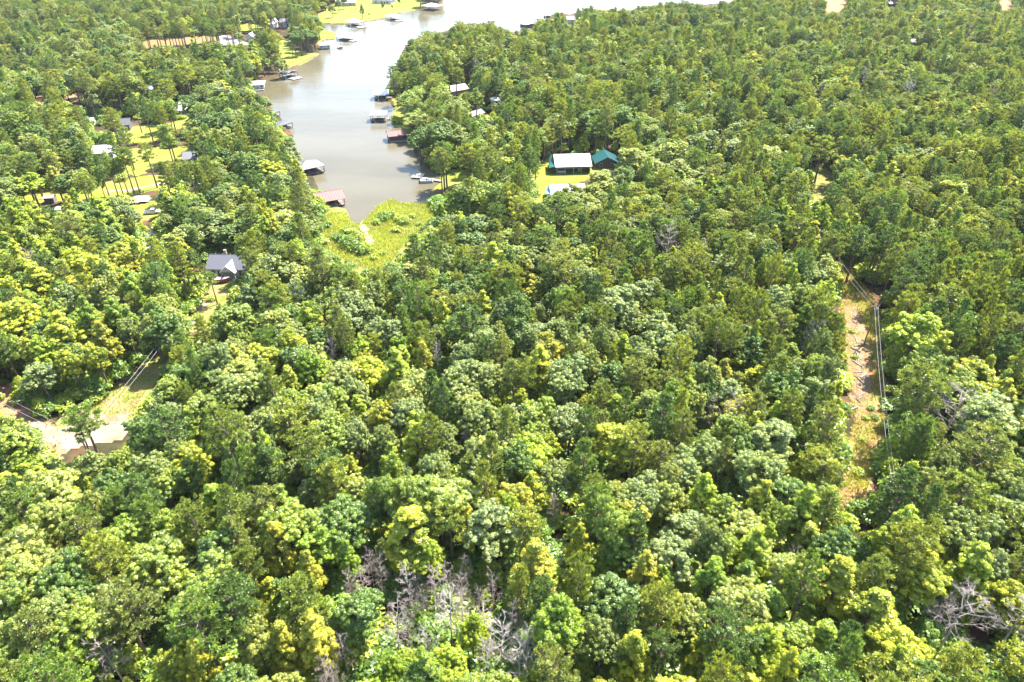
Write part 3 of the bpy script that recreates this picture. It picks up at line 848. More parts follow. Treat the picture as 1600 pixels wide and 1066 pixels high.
# kinds of tree by place in the photo: x, y, reach x, reach y, shares of pine, oak, sweetgum
ZONES = np.array([
    (1300, 280, 260, 160, .70, .09, .21), (1500, 620, 120, 160, .52, .20, .28), (1350, 950, 200, 120, .36, .24, .40), (850, 450, 130, 100, .48, .32, .20),
    (1050, 700, 180, 150, .26, .54, .20), (100, 450, 130, 120, .12, .30, .58), (370, 620, 110, 160, .34, .46, .20), (200, 920, 200, 120, .36, .44, .20),
    (620, 640, 150, 140, .34, .40, .26), (700, 980, 180, 90, .22, .40, .38), (900, 110, 250, 70, .58, .24, .18), (170, 120, 220, 100, .58, .28, .14),
    (680, 170, 70, 90, .55, .40, .05), (390, 240, 70, 80, .22, .44, .34), (1080, 230, 110, 45, .30, .58, .12), (1150, 450, 130, 90, .68, .14, .18),
    (1450, 90, 160, 80, .58, .14, .28), (900, 960, 140, 90, .38, .34, .28), (330, 380, 100, 70, .36, .44, .20), (980, 380, 100, 60, .66, .20, .14)])

STEP = 4.35
cand = []
row = 0
yy = 40.0
while yy < 850:
    half = 0.75 * (yy * CP + CAM_H * SP) + 14
    xs = np.arange(-half, half, STEP) + (STEP / 2 if row % 2 else 0)
    cand.append(np.stack([xs, np.full_like(xs, yy)], 1))
    yy += STEP * .866
    row += 1
cand = np.concatenate(cand)
cand += rng.uniform(-1.6, 1.6, cand.shape)
N0 = len(cand)
qx, qy, _ = proj(np.column_stack([cand, np.full(N0, 10.0)]))
wgt = np.exp(-(((qx[:, None] - ZONES[:, 0]) / ZONES[:, 2]) ** 2 + ((qy[:, None] - ZONES[:, 1]) / ZONES[:, 3]) ** 2) * .9) + 1e-6
share = (wgt @ ZONES[:, 4:7]) / wgt.sum(1, keepdims=True)
n1 = vnoise(cand[:, 0] / 26 + 9, cand[:, 1] / 26)
n2 = vnoise(cand[:, 0] / 19 + 70, cand[:, 1] / 19 + 33)
share[:, 0] *= .45 + 1.4 * n1
share[:, 1] *= .45 + 1.4 * (1 - n1)
share[:, 2] *= .12 + 2.1 * n2 ** 1.5
share /= share.sum(1, keepdims=True)
u = rng.random(N0)
kindi = np.where(u < share[:, 0], 0, np.where(u < share[:, 0] + share[:, 1], 1, 2))
KN = ['pine', 'oak', 'gum']
hn = vnoise(cand[:, 0] / 45 + 5, cand[:, 1] / 45 + 8)
tn = vnoise(cand[:, 0] / 32 + 15, cand[:, 1] / 32 + 4)
varr = rng.random(N0)
sc = rng.normal(.79, .15, N0).clip(.48, 1.25)
szc = (0.76 + .40 * hn) * rng.normal(1, .09, N0).clip(.78, 1.25)
far = np.clip((cand[:, 1] - 140) / 220, 0, 1)
sc *= 1 + .42 * far
szc *= 1 + far * rng.normal(.05, .14, N0).clip(-.25, .35)
small = rng.random(N0) < .16
sc[small] *= .72
szc[small] *= .68
keep = np.ones(N0, bool)
hh = np.array([15.5, 14, 13.5])[kindi] * szc
RR = np.array([3.3, 3.9, 3.2])[kindi] * sc
for k, P in W.items():
    keep &= ~inpoly(cand[:, 0], cand[:, 1], P)
sdl = lake_sd(cand[:, 0], cand[:, 1])
keep &= sdl > 1.0
dep = None
NARROW = ('marsh', 'lawn_barn', 'lawn_dock', 'clearing', 'gap', 'verge', 'track', 'lawn_house', 'far_road', 'gravel_lot', 'grey_path')
for fz, fx in ((.95, 0), (.75, 0), (.72, .55), (.72, -.55), (.5, 0), (.9, .5), (.9, -.5), (.62, .95), (.62, -.95)):
    ax, ay, dep = proj(np.column_stack([cand[:, 0] + fx * RR, cand[:, 1], fz * hh]))
    for k, v in VIS.items():
        if k in NARROW or abs(fx) < .6 and fz != .9:
            keep &= ~inpoly(ax, ay, v)
    if fx == 0:
        for (x0, y0, x1, y1) in CLEAR:
            rp = RR * FPX / dep * .8
            base_y = proj(np.column_stack([cand, np.zeros(N0)]))[1]
            keep &= ~((ax > x0 - rp) & (ax < x1 + rp) & (ay > y0 - rp * .35) & (ay < y1 + rp * .3) & (base_y > y1 - 2))
for t in trees:
    if t['kind'] == 'dead':
        cx, cy, dp = proj((t['x'], t['y'], .72 * t['h']))
        rr = t['R'] * FPX / dp * .5
        by = proj((t['x'], t['y'], 0))[1]
        for fz in (.95, .72):
            ax, ay, dep = proj(np.column_stack([cand, fz * hh]))
            rp = RR * FPX / dep * .6
            keep &= ~((np.abs(ax - cx) < rr + rp) & (np.abs(ay - cy) < rr + rp * .6) & (base_y > by))
# room round buildings
BUILD_SPOTS = [(893, 262, 12), (947, 254, 8), (887, 302, 10), (355, 426, 9), (290, 176, 8), (163, 243, 8), (234, 144, 6), (140, 193, 4), (300, 254, 6), (391, 58, 6), (424, 42, 5), (445, 40, 8), (597, 2, 12), (541, 6, 10),
               (716, 146, 9), (774, 168, 5), (747, 183, 7), (1428, 70, 9), (1395, 8, 7), (237, 331, 4), (78, 315, 4), (96, 333, 4), (306, 289, 4), (891, 35, 7), (190, 198, 9)]
for px, py, r in BUILD_SPOTS:
    P = at(px, py)
    keep &= np.hypot(cand[:, 0] - P[0], cand[:, 1] - P[1]) > r
# thinner woods with gaps in the far left, and small gaps anywhere
thin = np.exp(-(((qx - 90) / 150) ** 2 + ((qy - 150) / 80) ** 2)) * .22 + np.exp(-(((qx - 250) / 110) ** 2 + ((qy - 190) / 60) ** 2)) * .30
keep &= rng.random(N0) > thin + .03 + .40 * far
PX = np.array([(t['x'], t['y'], t['R'] if t['kind'] != 'shrub' else .4) for t in trees])
for x, y, r in PX:
    keep &= np.hypot(cand[:, 0] - x, cand[:, 1] - y) > .62 * (r + RR)
for i in np.nonzero(keep)[0]:
    kd = KN[kindi[i]]
    nv = len(VAR[kd]) - (1 if kd == 'pine' else 0)
    nt_ = len(TONES[kd])
    tone = int((tn[i] * 1.3 - .15 + rng.normal(0, .28)) * nt_) % nt_
    if (i * 7919) % 1000 < (9 if kd == 'pine' else 4):
        add_tree('dead', int(varr[i] * 6), cand[i, 0], cand[i, 1], sc[i] * 1.1, 0, szc[i] * 1.2, placed=False)
        continue
    add_tree(kd, int(varr[i] * nv), cand[i, 0], cand[i, 1], sc[i], tone, szc[i], placed=False)
# understorey and shrubs that only fill the gaps
# ------------------------------------------------------------------ which trees show largest (painter's pass over crown discs)
BW, BH = 1600, 1066
idb = np.full((BH, BW), -1, np.int32)
order = sorted(range(len(trees)), key=lambda i: -math.dist((trees[i]['x'], trees[i]['y'], trees[i]['h'] * .7), (0, 0, CAM_H)))
for i in order:
    t = trees[i]
    cx, cy, dp = proj((t['x'], t['y'], t['h'] * (.72 if t['kind'] != 'shrub' else .5)))
    rx = t['R'] * FPX / dp * .9
    ry = max(t['h'] * .24, t['R'] * .8) * FPX / dp
    x0, x1, y0, y1 = int(cx - rx), int(cx + rx) + 1, int(cy - ry), int(cy + ry) + 1
    if x1 <= 0 or y1 <= 0 or x0 >= BW or y0 >= BH:
        continue
    ya, yb, xa, xb = max(y0, 0), min(y1, BH), max(x0, 0), min(x1, BW)
    gy_, gx_ = np.ogrid[ya:yb, xa:xb]
    m = ((gx_ - cx) / rx) ** 2 + ((gy_ - cy) / ry) ** 2 <= 1
    idb[ya:yb, xa:xb][m] = i
cnt = np.bincount(idb[idb >= 0].ravel(), minlength=len(trees))
solo, mass = [], []
for kd in VAR:
    ids = [i for i in range(len(trees)) if trees[i]['kind'] == kd]
    ids.sort(key=lambda i: -(cnt[i] + (60 if trees[i]['placed'] and cnt[i] > 12 else 0)))
    ok = [i for i in ids if cnt[i] > 12][:296]
    solo += ok
    s_ = set(ok)
    mass += [i for i in ids if i not in s_ and not (kd in ('dead', 'shrub') and cnt[i] == 0)]
print("TREES", len(trees), "solo", len(solo), "mass", len(mass), {k: sum(1 for i in solo if trees[i]['kind'] == k) for k in VAR})

# ------------------------------------------------------------------ labels that single trees out
MARKS = [(at(150, 665), "the pale dirt track"), (at(1362, 535), "the utility pole"), (at(1345, 590), "the strewn logs"), (at(600, 380), "the yellow marsh"),
         (at(350, 425), "the grey shingled house"), (at(895, 265), "the white roofed barn"), (at(947, 254), "the green roofed house"), (at(885, 305), "the half hidden white roof"),
         (at(700, 985), "the bare tree cluster"), (at(1490, 690), "the big bare tree"), (at(1502, 1000), "the low twiggy snag"), (at(1045, 400), "the lone dead tree"),
         (at(1282, 290), "the grassy gap"), (at(517, 326), "the red roofed boathouse"), (at(490, 270), "the hip roofed boathouse"), (at(517, 575), "the upright dead tree"),
         (at(665, 284), "the white pontoon boat"), (at(245, 500), "the dark round pine"), (at(1435, 570), "the big lime tree"), (at(640, 890), "the tall yellow green tree"),
         (at(215, 300), "the row of pines"), (at(1180, 210), "the bright lime tree"), (at(40, 640), "the red clay bank"), (at(300, 505), "the dry yard"), (at(1330, 780), "the end of the clearing"),
         (at(1108, 690), "the twiggy snag"), (at(965, 740), "the yellow tree pair"), (at(716, 148), "the tan roofed house")]
MXY = np.array([m[0][:2] for m in MARKS])
KW = {'pine': 'pine', 'oak': 'oak', 'gum': 'sweetgum', 'dead': 'dead tree', 'shrub': 'shrub'}
CAT = {'pine': 'pine tree', 'oak': 'oak tree', 'gum': 'sweetgum tree', 'dead': 'dead tree', 'shrub': 'shrub'}
NAME = {'pine': 'pine_tree', 'oak': 'oak_tree', 'gum': 'sweetgum_tree', 'dead': 'dead_tree', 'shrub': 'shrub'}
GROUP = {'pine': 'pine trees of the forest', 'oak': 'oak trees of the forest', 'gum': 'bright sweetgum trees of the forest', 'dead': 'bare dead trees', 'shrub': 'shrubs on open ground'}
sxy = np.array([(trees[i]['x'], trees[i]['y']) for i in solo])


def where(k):
    p = sxy[k]
    d = np.hypot(*(MXY - p).T)
    o = np.argsort(d)
    a = o[0]
    na = MARKS[a][1]
    if d[a] < 9:
        return f"beside {na}", a
    v = p - MXY[a]
    for b in o[1:6]:
        w = MXY[b] - p
        if (v @ w) / (np.linalg.norm(v) * np.linalg.norm(w)) > .55:
            return f"between {na} and {MARKS[b][1]}", a
    if abs(v[1]) > abs(v[0]) * .8:
        return (f"beyond {na}" if v[1] > 0 else f"on the near side of {na}"), a
    return f"out past {na}", a


def tone_word(t):
    return TONES[t['kind']][t['tone']][0] if t['kind'] != 'dead' else ('pale grey' if VAR['dead'][t['var']][0].materials[0] == M['pale_wood'] else 'pinkish grey')


def size_word(t):
    q = t['R'] / {'pine': 3.3, 'oak': 3.9, 'gum': 3.2, 'dead': 2.9, 'shrub': 2.2}[t['kind']]
    return 'small' if q < .85 else 'large' if q > 1.14 else 'mid-sized'


labels = []
for k, i in enumerate(solo):
    t = trees[i]
    wh, a = where(k)
    labels.append([f"{size_word(t)} {tone_word(t)} {VAR[t['kind']][t['var']][4]} {KW[t['kind']]}", wh, ""])


def full(l):
    return " ".join(x for x in l if x)


def near_only(w):
    return w.split(" and the ")[0].replace("between", "near")


def words_in(x):
    return len(x.replace('-', ' ').split())


for l in labels:
    if words_in(full(l)) > 16:
        l[1] = near_only(l[1])
for rnd in range(4):
    seen = {}
    for k, l in enumerate(labels):
        seen.setdefault(full(l), []).append(k)
    for s_, ks in seen.items():
        if len(ks) < 2:
            continue
        for k in ks:
            t, l = trees[solo[k]], labels[k]
            o = np.argsort(np.hypot(*(sxy - sxy[k]).T))[1 + rnd]
            nb = trees[solo[o]]
            for sz_ in (f"{size_word(nb)} ", ""):
                for w_ in (l[1], near_only(l[1])):
                    for lead in ("next to a", "by a"):
                        l[2] = f"{lead} {sz_}{tone_word(nb)} {KW[nb['kind']]}"
                        if words_in(full((l[0], w_, l[2]))) <= 16:
                            break
                    else:
                        continue
                    l[1] = w_
                    break
                else:
                    continue
                break

for l in labels:
    if len(full(l).split()) > 16:
        l[1] = near_only(l[1])
    if len(full(l).split()) > 16:
        l[2] = ""
seen = {}
for k, l in enumerate(labels):
    seen.setdefault(full(l), []).append(k)
for s_, ks in seen.items():
    if 2 <= len(ks) <= 3:
        if len(s_.split()) > 13:
            for k in ks:
                labels[k][2] = ''
                labels[k][1] = near_only(labels[k][1])
        ks.sort(key=lambda k: trees[solo[k]]['y'])
        for k, w_ in zip(ks, ("nearer one", "farther one") if len(ks) == 2 else ("nearer one", "in-between one", "farther one")):
            labels[k][2] += (", " if labels[k][2] else "the ") + w_
            if len(full(labels[k]).split()) > 16:
                labels[k][1] = near_only(labels[k][1])
            if len(full(labels[k]).split()) > 16:
                labels[k][0] = " ".join(labels[k][0].split()[1:])
PROTO = {}


def plant(i, label):
    t = trees[i]
    kd, vi = t['kind'], t['var']
    crown, trunk = VAR[kd][vi][:2]
    root = thing(NAME[kd], label, CAT[kd], (t['x'], t['y'], ground_z0(t)), t['rz'], GROUP[kd])
    root.scale = (t['s'], t['s'], t['sz'])
    a = link("trunk" if kd != 'shrub' else "stems", trunk, root)
    b = link("crown" if kd != 'dead' else "branches", crown, root)
    c = TONES[kd][t['tone']][1]
    f = 1 + .12 * math.sin(i * 12.9898) * math.cos(i * 4.1)
    b["tint"] = [c[0] * f, c[1] * f, c[2] * f]
    b.color = (c[0] * f, c[1] * f, c[2] * f, 1)
    PROTO.setdefault((kd, vi), (b, a))
    return root


def ground_z0(t):
    if t['y'] < 130:
        return 0.0
    return float(ground_z(np.array([t['x']]), np.array([t['y']]))[0])


for k, i in enumerate(solo):
    plant(i, full(labels[k]))


def mass_object(name, items, label):
    """one object of kind stuff: the trees past the limit, drawn at its points"""
    if not items:
        return
    n = len(items)
    co = np.zeros((n, 3))
    rot, scl, col, idx = np.zeros((n, 3)), np.zeros((n, 3)), np.ones((n, 4)), np.zeros(n, np.int32)
    keys = []
    xs, ys = np.array([q['x'] for q in items]), np.array([q['y'] for q in items])
    gz = ground_z(xs, ys)
    for j, q in enumerate(items):
        co[j] = (q['x'], q['y'], gz[j])
        rot[j, 2] = q['rz']
        scl[j] = (q['s'], q['s'], q['sz'])
        c = TONES[q['kind']][q['tone']][1]
        f = 1 + .12 * math.sin(j * 12.9898) * math.cos(j * 4.1)
        col[j, :3] = np.array(c) * f
        key = (q['kind'], q['var'])
        if key not in PROTO:
            key = next(kk for kk in PROTO if kk[0] == q['kind'])
        if key not in keys:
            keys.append(key)
        idx[j] = keys.index(key)
    me = bpy.data.meshes.new(name)
    me.vertices.add(n)
    me.vertices.foreach_set("co", co.astype(np.float32).ravel())
    for nm, tp, arr, fld in (("rot", 'FLOAT_VECTOR', rot, "vector"), ("scl", 'FLOAT_VECTOR', scl, "vector"), ("tint", 'FLOAT_COLOR', col, "color"), ("pick", 'INT', idx, "value")):
        me.attributes.new(nm, tp, 'POINT').data.foreach_set(fld, np.ascontiguousarray(arr).ravel())
    o = link(name, me)
    tag(o, label, kind="stuff")
    ng = bpy.data.node_groups.new(name, 'GeometryNodeTree')
    ng.interface.new_socket("Geometry", in_out='INPUT', socket_type='NodeSocketGeometry')
    ng.interface.new_socket("Geometry", in_out='OUTPUT', socket_type='NodeSocketGeometry')
    N, L = ng.nodes, ng.links
    gi, go = N.new("NodeGroupInput"), N.new("NodeGroupOutput")
    join = N.new("GeometryNodeJoinGeometry")

    def named(tp, nm):
        a = N.new("GeometryNodeInputNamedAttribute")
        a.data_type = tp
        a.inputs["Name"].default_value = nm
        return next(s for s in a.outputs if s.enabled and s.name == "Attribute")
    ra, sa, pa = named('FLOAT_VECTOR', "rot"), named('FLOAT_VECTOR', "scl"), named('INT', "pick")
    for j, key in enumerate(keys):
        cmp_ = N.new("FunctionNodeCompare")
        cmp_.data_type, cmp_.operation = 'INT', 'EQUAL'
        si = [s for s in cmp_.inputs if s.enabled]
        L.new(pa, si[0])
        si[1].default_value = j
        jj = N.new("GeometryNodeJoinGeometry")
        for ob in PROTO[key]:
            oi = N.new("GeometryNodeObjectInfo")
            oi.inputs["Object"].default_value = ob
            oi.transform_space = 'ORIGINAL'
            L.new(oi.outputs["Geometry"], jj.inputs[0])
        ip = N.new("GeometryNodeInstanceOnPoints")
        L.new(gi.outputs[0], ip.inputs["Points"])
        L.new(cmp_.outputs[0], ip.inputs["Selection"])
        L.new(jj.outputs[0], ip.inputs["Instance"])
        L.new(ra, ip.inputs["Rotation"])
        L.new(sa, ip.inputs["Scale"])
        L.new(ip.outputs[0], join.inputs[0])
    L.new(join.outputs[0], go.inputs[0])
    mod = o.modifiers.new("scatter", 'NODES')
    mod.node_group = ng
    return o


for kd, nm, lb in (('pine', 'pine_forest', "dense mass of further pine trees reaching to the lake"), ('oak', 'oak_forest', "further grey green oaks mixed through the forest"),
                   ('gum', 'sweetgum_forest', "further lime green sweetgums dotted through the forest")):
    mass_object(nm, [trees[i] for i in mass if trees[i]['kind'] == kd], lb)
# undergrowth below and between the crowns
ug = []
gu = np.random.default_rng(77)
uy = 42.0
pts = []
while uy < 420:
    half = 0.75 * (uy * CP + CAM_H * SP) + 6
    st = 2.6 if uy < 230 else 4.4
    k = int(half * 2 / st)
    pts.append(np.stack([gu.uniform(-half, half, k), np.full(k, uy) + gu.uniform(-2, 2, k)], 1))
    uy += st
pts = np.concatenate(pts)
kp = np.ones(len(pts), bool)
for k, P in W.items():
    kp &= ~inpoly(pts[:, 0], pts[:, 1], P)
kp &= lake_sd(pts[:, 0], pts[:, 1]) > 1.5
for px, py, r in BUILD_SPOTS:
    P = at(px, py)
    kp &= np.hypot(pts[:, 0] - P[0], pts[:, 1] - P[1]) > r + 1.5
for px, py in ((pts[:, 0], pts[:, 1]),):
    for zz in (1.0, 3.0, 5.0):
        ax, ay, _ = proj(np.column_stack([pts, np.full(len(pts), zz)]))
        for k, v in VIS.items():
            kp &= ~inpoly(ax, ay, v)
for p in pts[kp]:
    ug.append(dict(kind='shrub', var=int(gu.integers(4)), x=p[0], y=p[1], s=gu.uniform(.8, 1.9), sz=gu.uniform(.8, 1.9), rz=gu.uniform(0, 6.28), tone=int(gu.choice([0, 0, 1, 1]))))
mass_object("undergrowth", ug + [trees[i] for i in mass if trees[i]['kind'] == 'shrub'], "low leafy undergrowth between the trunks")
#@@OBJECTS
hz = MB()
hz.box(-1500, 1700, -200, 1500, -3.6, 93)
hm = bpy.data.materials.new("haze")
hm.use_nodes = True
hm.node_tree.nodes.remove(hm.node_tree.nodes["Principled BSDF"])
pv = hm.node_tree.nodes.new("ShaderNodeVolumePrincipled")
pv.inputs["Color"].default_value = (0.93, 0.96, 1.0, 1)
pv.inputs["Density"].default_value = HAZE
pv.inputs["Anisotropy"].default_value = 0.0
hm.node_tree.links.new(pv.outputs[0], hm.node_tree.nodes["Material Output"].inputs[1])
tag(hz.build("haze", hm), "thin summer haze", kind="stuff")

# ------------------------------------------------------------------ docks and boathouses on the water


def frame_at(pL, pR, z):
    a, b = at(*pL, z), at(*pR, z)
    d = (b - a)[:2]
    return (a + b) / 2, math.atan2(d[1], d[0]), float(np.linalg.norm(d))


def roof_slopes(root, L, D, z, rise, over, mf, mb, name="roof_panel", rib=0.0, y0=0.0):
    """gable roof with its ridge along x: front and back panels, with raised seams"""
    x0, x1 = -L / 2 - over, L / 2 + over
    ya, yb, ym = y0 - over, y0 + D + over, y0 + D / 2
    ze = z - rise * over / (D / 2)
    for (y1, mt) in ((ya, mf), (yb, mb)):
        m = MB()
        pts = [(x0, y1, ze), (x1, y1, ze), (x1, ym, z + rise), (x0, ym, z + rise)]
        m.slab(pts if y1 == ya else pts[::-1], .09)
        if rib:
            k = int((x1 - x0) / rib)
            for i in range(k + 1):
                x = x0 + (x1 - x0) * i / k
                m.tube([(x, y1, ze + .02), (x, ym, z + rise + .02)], [.035, .035], 4, False)
        m.build(name, mt, root)
    m = MB()
    m.tube([(x0, ym, z + rise + .02), (x1, ym, z + rise + .02)], [.11, .11], 5)
    m.build("ridge_cap", mf, root)


def hip_roof(root, L, D, z, rise, over, mat, name="roof", y0=0.0):
    x0, x1, ya, yb = -L / 2 - over, L / 2 + over, y0 - over, y0 + D + over
    k = min((yb - ya) / 2, (x1 - x0) / 2 - .05)
    ym = (ya + yb) / 2
    r0, r1 = (x0 + k, ym, z + rise), (x1 - k, ym, z + rise)
    m = MB()
    m.add([(x0, ya, z), (x1, ya, z), (x1, yb, z), (x0, yb, z), r0, r1, (x0, ya, z - .14), (x1, ya, z - .14), (x1, yb, z - .14), (x0, yb, z - .14)],
          [(0, 1, 5, 4), (1, 2, 5), (2, 3, 4, 5), (3, 0, 4), (0, 6, 7, 1), (1, 7, 8, 2), (2, 8, 9, 3), (3, 9, 6, 0), (9, 8, 7, 6)])
    m.tube([r0, r1], [.09, .09], 5)
    for c, r in (((x0, ya, z), r0), ((x1, ya, z), r1), ((x1, yb, z), r1), ((x0, yb, z), r0)):
        m.tube([c, r], [.07, .07], 4)
    m.build(name, mat, root)


def dock(label, pL, pR, depth, eave, roof='gable', rise=1.2, mf='grey_roof', mb=None, deck='deck', over=.5, walls=None, front_deck=0.0, side_deck=0.0, walk=None, name="boathouse",
         lattice=True, cover=True, back_len=None):
    c, rz, L = frame_at(pL, pR, WATER_Z)
    root = thing(name, label, "boathouse" if name == "boathouse" else "dock", c, rz, "boathouses and docks in the cove")
    dz = .62
    m = MB()
    for x in np.linspace(-L / 2 + .4, L / 2 - .4, max(3, int(L / 2.2))):
        for y in (.3, depth * .5, depth - .3):
            m.tube([(x, y, -1.6), (x, y, dz - .16)], [.13, .13], 6)
    m.build("pilings", M['post'], root)["kind"] = "stuff"
    slip = L > 6 and cover and walls is None
    m = MB()                                # deck of boards round a boat slip
    if slip:
        w = 1.5
        parts = [(-L / 2, L / 2, 0, w), (-L / 2, L / 2, depth - w, depth), (-L / 2, -L / 2 + w, w, depth - w), (L / 2 - w, L / 2, w, depth - w)]
    else:
        parts = [(-L / 2, L / 2, 0, depth)]
    for (a, b, y0, y1) in parts:
        k = max(2, int((b - a) / .55))
        for i in range(k):
            m.box(a + (b - a) * i / k, a + (b - a) * (i + 1) / k - .03, y0, y1 - .004, dz - .16, dz + (.012 if i % 2 else 0))
    d = m.build("deck", M[deck], root)
    if slip:
        m = MB()
        m.box(-L / 2 + 2.0, L / 2 - 2.0, depth * .36, depth * .64, .25, .65)
        m.tube([(-L / 2 + 2.0, depth * .5, .75), (L / 2 - 1.6, depth * .5, .85)], [.5, .35], 8)
        m.build("boat_lift", M['rubber'], root)
    ext = []
    if front_deck:
        ext.append((-L / 2, L / 2, -front_deck, -.01))
    if side_deck:
        ext.append((L / 2 + .01, L / 2 + side_deck, depth * .1, depth * .85))
    for e in ext:
        m = MB()
        k = max(2, int((e[1] - e[0]) / .55))
        for i in range(k):
            m.box(e[0] + (e[1] - e[0]) * i / k, e[0] + (e[1] - e[0]) * (i + 1) / k - .03, e[2], e[3], dz - .3, dz - .12)
        m.build("swim_deck", M['pale_deck'], root)
    if cover:
        nx_ = 3 if L < 9 else 4
        for x in np.linspace(-L / 2 + .15, L / 2 - .15, nx_):
            for y in (.12, depth - .12):
                m = MB()
                m.box(x - .1, x + .1, y - .1, y + .1, dz + .013, eave + .04)
                m.build("post", M['post'], root)
        if roof == 'gable':
            roof_slopes(root, L, depth, eave + .05, rise, over, M[mf], M[mb or mf], rib=.9)
            for s in (-1, 1):
                m = MB()
                x = s * (L / 2 + .02)
                m.slab([(x, .1, eave), (x + .06 * s, .1, eave), (x + .06 * s, depth / 2, eave + rise - .12), (x, depth / 2, eave + rise - .12)], .06)
                m.add([(x, 0.05, eave - .08), (x, depth - .05, eave - .08), (x, depth / 2, eave + rise - .12)], [(0, 1, 2)])
                m.build("gable_end", M['dark_wall'], root)
        elif roof == 'hip':
            hip_roof(root, L, depth, eave + .05, rise, over, M[mf])
        elif roof == 'flat':
            m = MB()
            m.slab([(-L / 2 - over, -over, eave + .05), (L / 2 + over, -over, eave + .05), (L / 2 + over, depth + over, eave + rise), (-L / 2 - over, depth + over, eave + rise)], .14)
            k = int((L + 2 * over) / .9)
            for i in range(k + 1):
                x = -L / 2 - over + (L + 2 * over) * i / k
                m.tube([(x, -over, eave + .07), (x, depth + over, eave + rise + .02)], [.035, .035], 4, False)
            m.build("roof", M[mf], root)
        else:                               # fabric canopy over hoops
            m = MB()
            K = 8
            vv = []
            for x in (-L / 2 - .3, -L / 2 + .5, L / 2 - .5, L / 2 + .3):
                sh = .55 if abs(x) > L / 2 else 1.0
                for i in range(K + 1):
                    q = math.pi * i / K
                    vv.append((x, depth / 2 - math.cos(q) * (depth / 2 + .2), eave + math.sin(q) ** .7 * rise * sh))
            n_ = K + 1
            m.add(vv, [(i * n_ + j, (i + 1) * n_ + j, (i + 1) * n_ + j + 1, i * n_ + j + 1) for i in range(3) for j in range(K)])
            m.build("canopy", M[mf], root, True)
        m = MB()                            # eave beams
        for y in (.12, depth - .12):
            m.box(-L / 2, L / 2, y - .06, y + .06, eave - .26, eave - .06)
        for x in (-L / 2 + .15, L / 2 - .15):
            m.box(x - .05, x + .05, .2, depth - .2, eave - .255, eave - .065)
        m.build("beam", M['post'], root)
    if walls:
        m = MB()
        t = .12
        for a, b, y0, y1 in ((-L / 2 + .05, L / 2 - .05, .28, .28 + t), (-L / 2 + .05, L / 2 - .05, depth - .28 - t, depth - .28), (-L / 2 + .28, -L / 2 + .28 + t, .42, depth - .42),
                             (L / 2 - .28 - t, L / 2 - .28, .42, depth - .42)):
            m.box(a, b, y0, y1, dz + .02, eave - .27)
        m.build("wall", M[walls], root)
        for x in np.linspace(-L / 2 + 1.2, L / 2 - 1.2, max(2, int(L / 2.4))):
            m = MB()
            m.box(x - .45, x + .45, .24, .275, dz + .75, eave - .55)
            m.build("window", M['glass'], root)
    elif cover and lattice:
        m = MB()
        for i in range(int(L / .45) + 1):
            x = -L / 2 + .1 + i * .45
            m.box(x - .025, x + .025, .02, .06, dz + .02, dz + .95)
        m.box(-L / 2, L / 2, .0, .08, dz + .951, dz + 1.02)
        m.build("railing", M['post'], root)
    if walk:
        P = at(*walk, 0.0)
        dx, dy = P[0] - c[0], P[1] - c[1]
        lx, ly = dx * math.cos(-rz) - dy * math.sin(-rz), dx * math.sin(-rz) + dy * math.cos(-rz)
        if abs(lx) > L / 2:
            a0 = np.array([math.copysign(L / 2 + .02, lx), min(max(ly, .6), depth - .6)])
        else:
            a0 = np.array([lx, depth + .02])
        e0 = np.array([lx, ly])
        dd = unit(e0 - a0)
        nn = np.array([-dd[1], dd[0]]) * .65
        m = MB()
        k = max(2, int(np.linalg.norm(e0 - a0) / .55))
        for i in range(k):
            q0, q1 = a0 + (e0 - a0) * i / k, a0 + (e0 - a0) * ((i + .93) / k)
            m.slab([(*(q0 - nn), dz - .02), (*(q1 - nn), dz - .02), (*(q1 + nn), dz - .02), (*(q0 + nn), dz - .02)], .12)
        m.build("walkway", M['pale_deck'], root)
    return root


dock("boathouse with a rusty red and white metal roof at the creek mouth", (499, 329.5), (540, 322), 7.5, 3.1, 'gable', 1.9, 'red_roof', 'white_metal', over=.4)
dock("open boathouse with a grey hipped shingle roof by the leafy bank", (472, 278), (508, 270), 7.5, 3.0, 'hip', 1.9, 'grey_roof', over=.5)
dock("boat lift under a rounded grey canopy, farther of the two", (421, 187), (438.5, 181.5), 5.0, 2.3, 'arch', 1.0, 'mid_roof', lattice=False, side_deck=0)
dock("boat lift under a rounded grey canopy, nearer of the two", (435, 206.5), (458.5, 199.5), 5.2, 2.3, 'arch', 1.0, 'mid_roof', lattice=False)
dock("white flat roofed boathouse with windows and a low white swim deck", (393, 141.5), (413, 140.5), 7.0, 2.9, 'flat', .5, 'white_metal', walls='white_paint', front_deck=2.4, over=.7)
dock("grey roofed boathouse with a broad open deck beside the retaining wall", (437, 122.5), (448, 124.5), 9.0, 3.0, 'gable', 1.2, 'grey_roof', side_deck=5.5, over=.8)
dock("white walled boat shed with a pale pinkish roof", (501, 78), (516, 77.2), 6.5, 3.0, 'gable', 1.2, 'tan_roof', walls='white_paint', walk=(527, 74.5))
dock("boathouse with a pale roof off the grassy point", (525.5, 63.5), (543.5, 65.5), 8.5, 3.0, 'hip', 1.2, 'white_metal', side_deck=4.5)
dock("boathouse with a pale peaked roof at the corner of the far lawn", (540, 40.5), (553, 43.2), 10.5, 3.6, 'hip', 2.0, 'white_metal', side_deck=8.0)
dock("boathouse with a pale peaked roof midway along the far lawn", (602, 31.5), (614, 33.6), 9.5, 3.4, 'hip', 1.9, 'white_metal', side_deck=5.5)
dock("large white roofed boathouse at the far end of the lawn seawall", (660, 16.2), (679, 17.8), 12.0, 3.9, 'hip', 2.2, 'white_metal', over=.9)
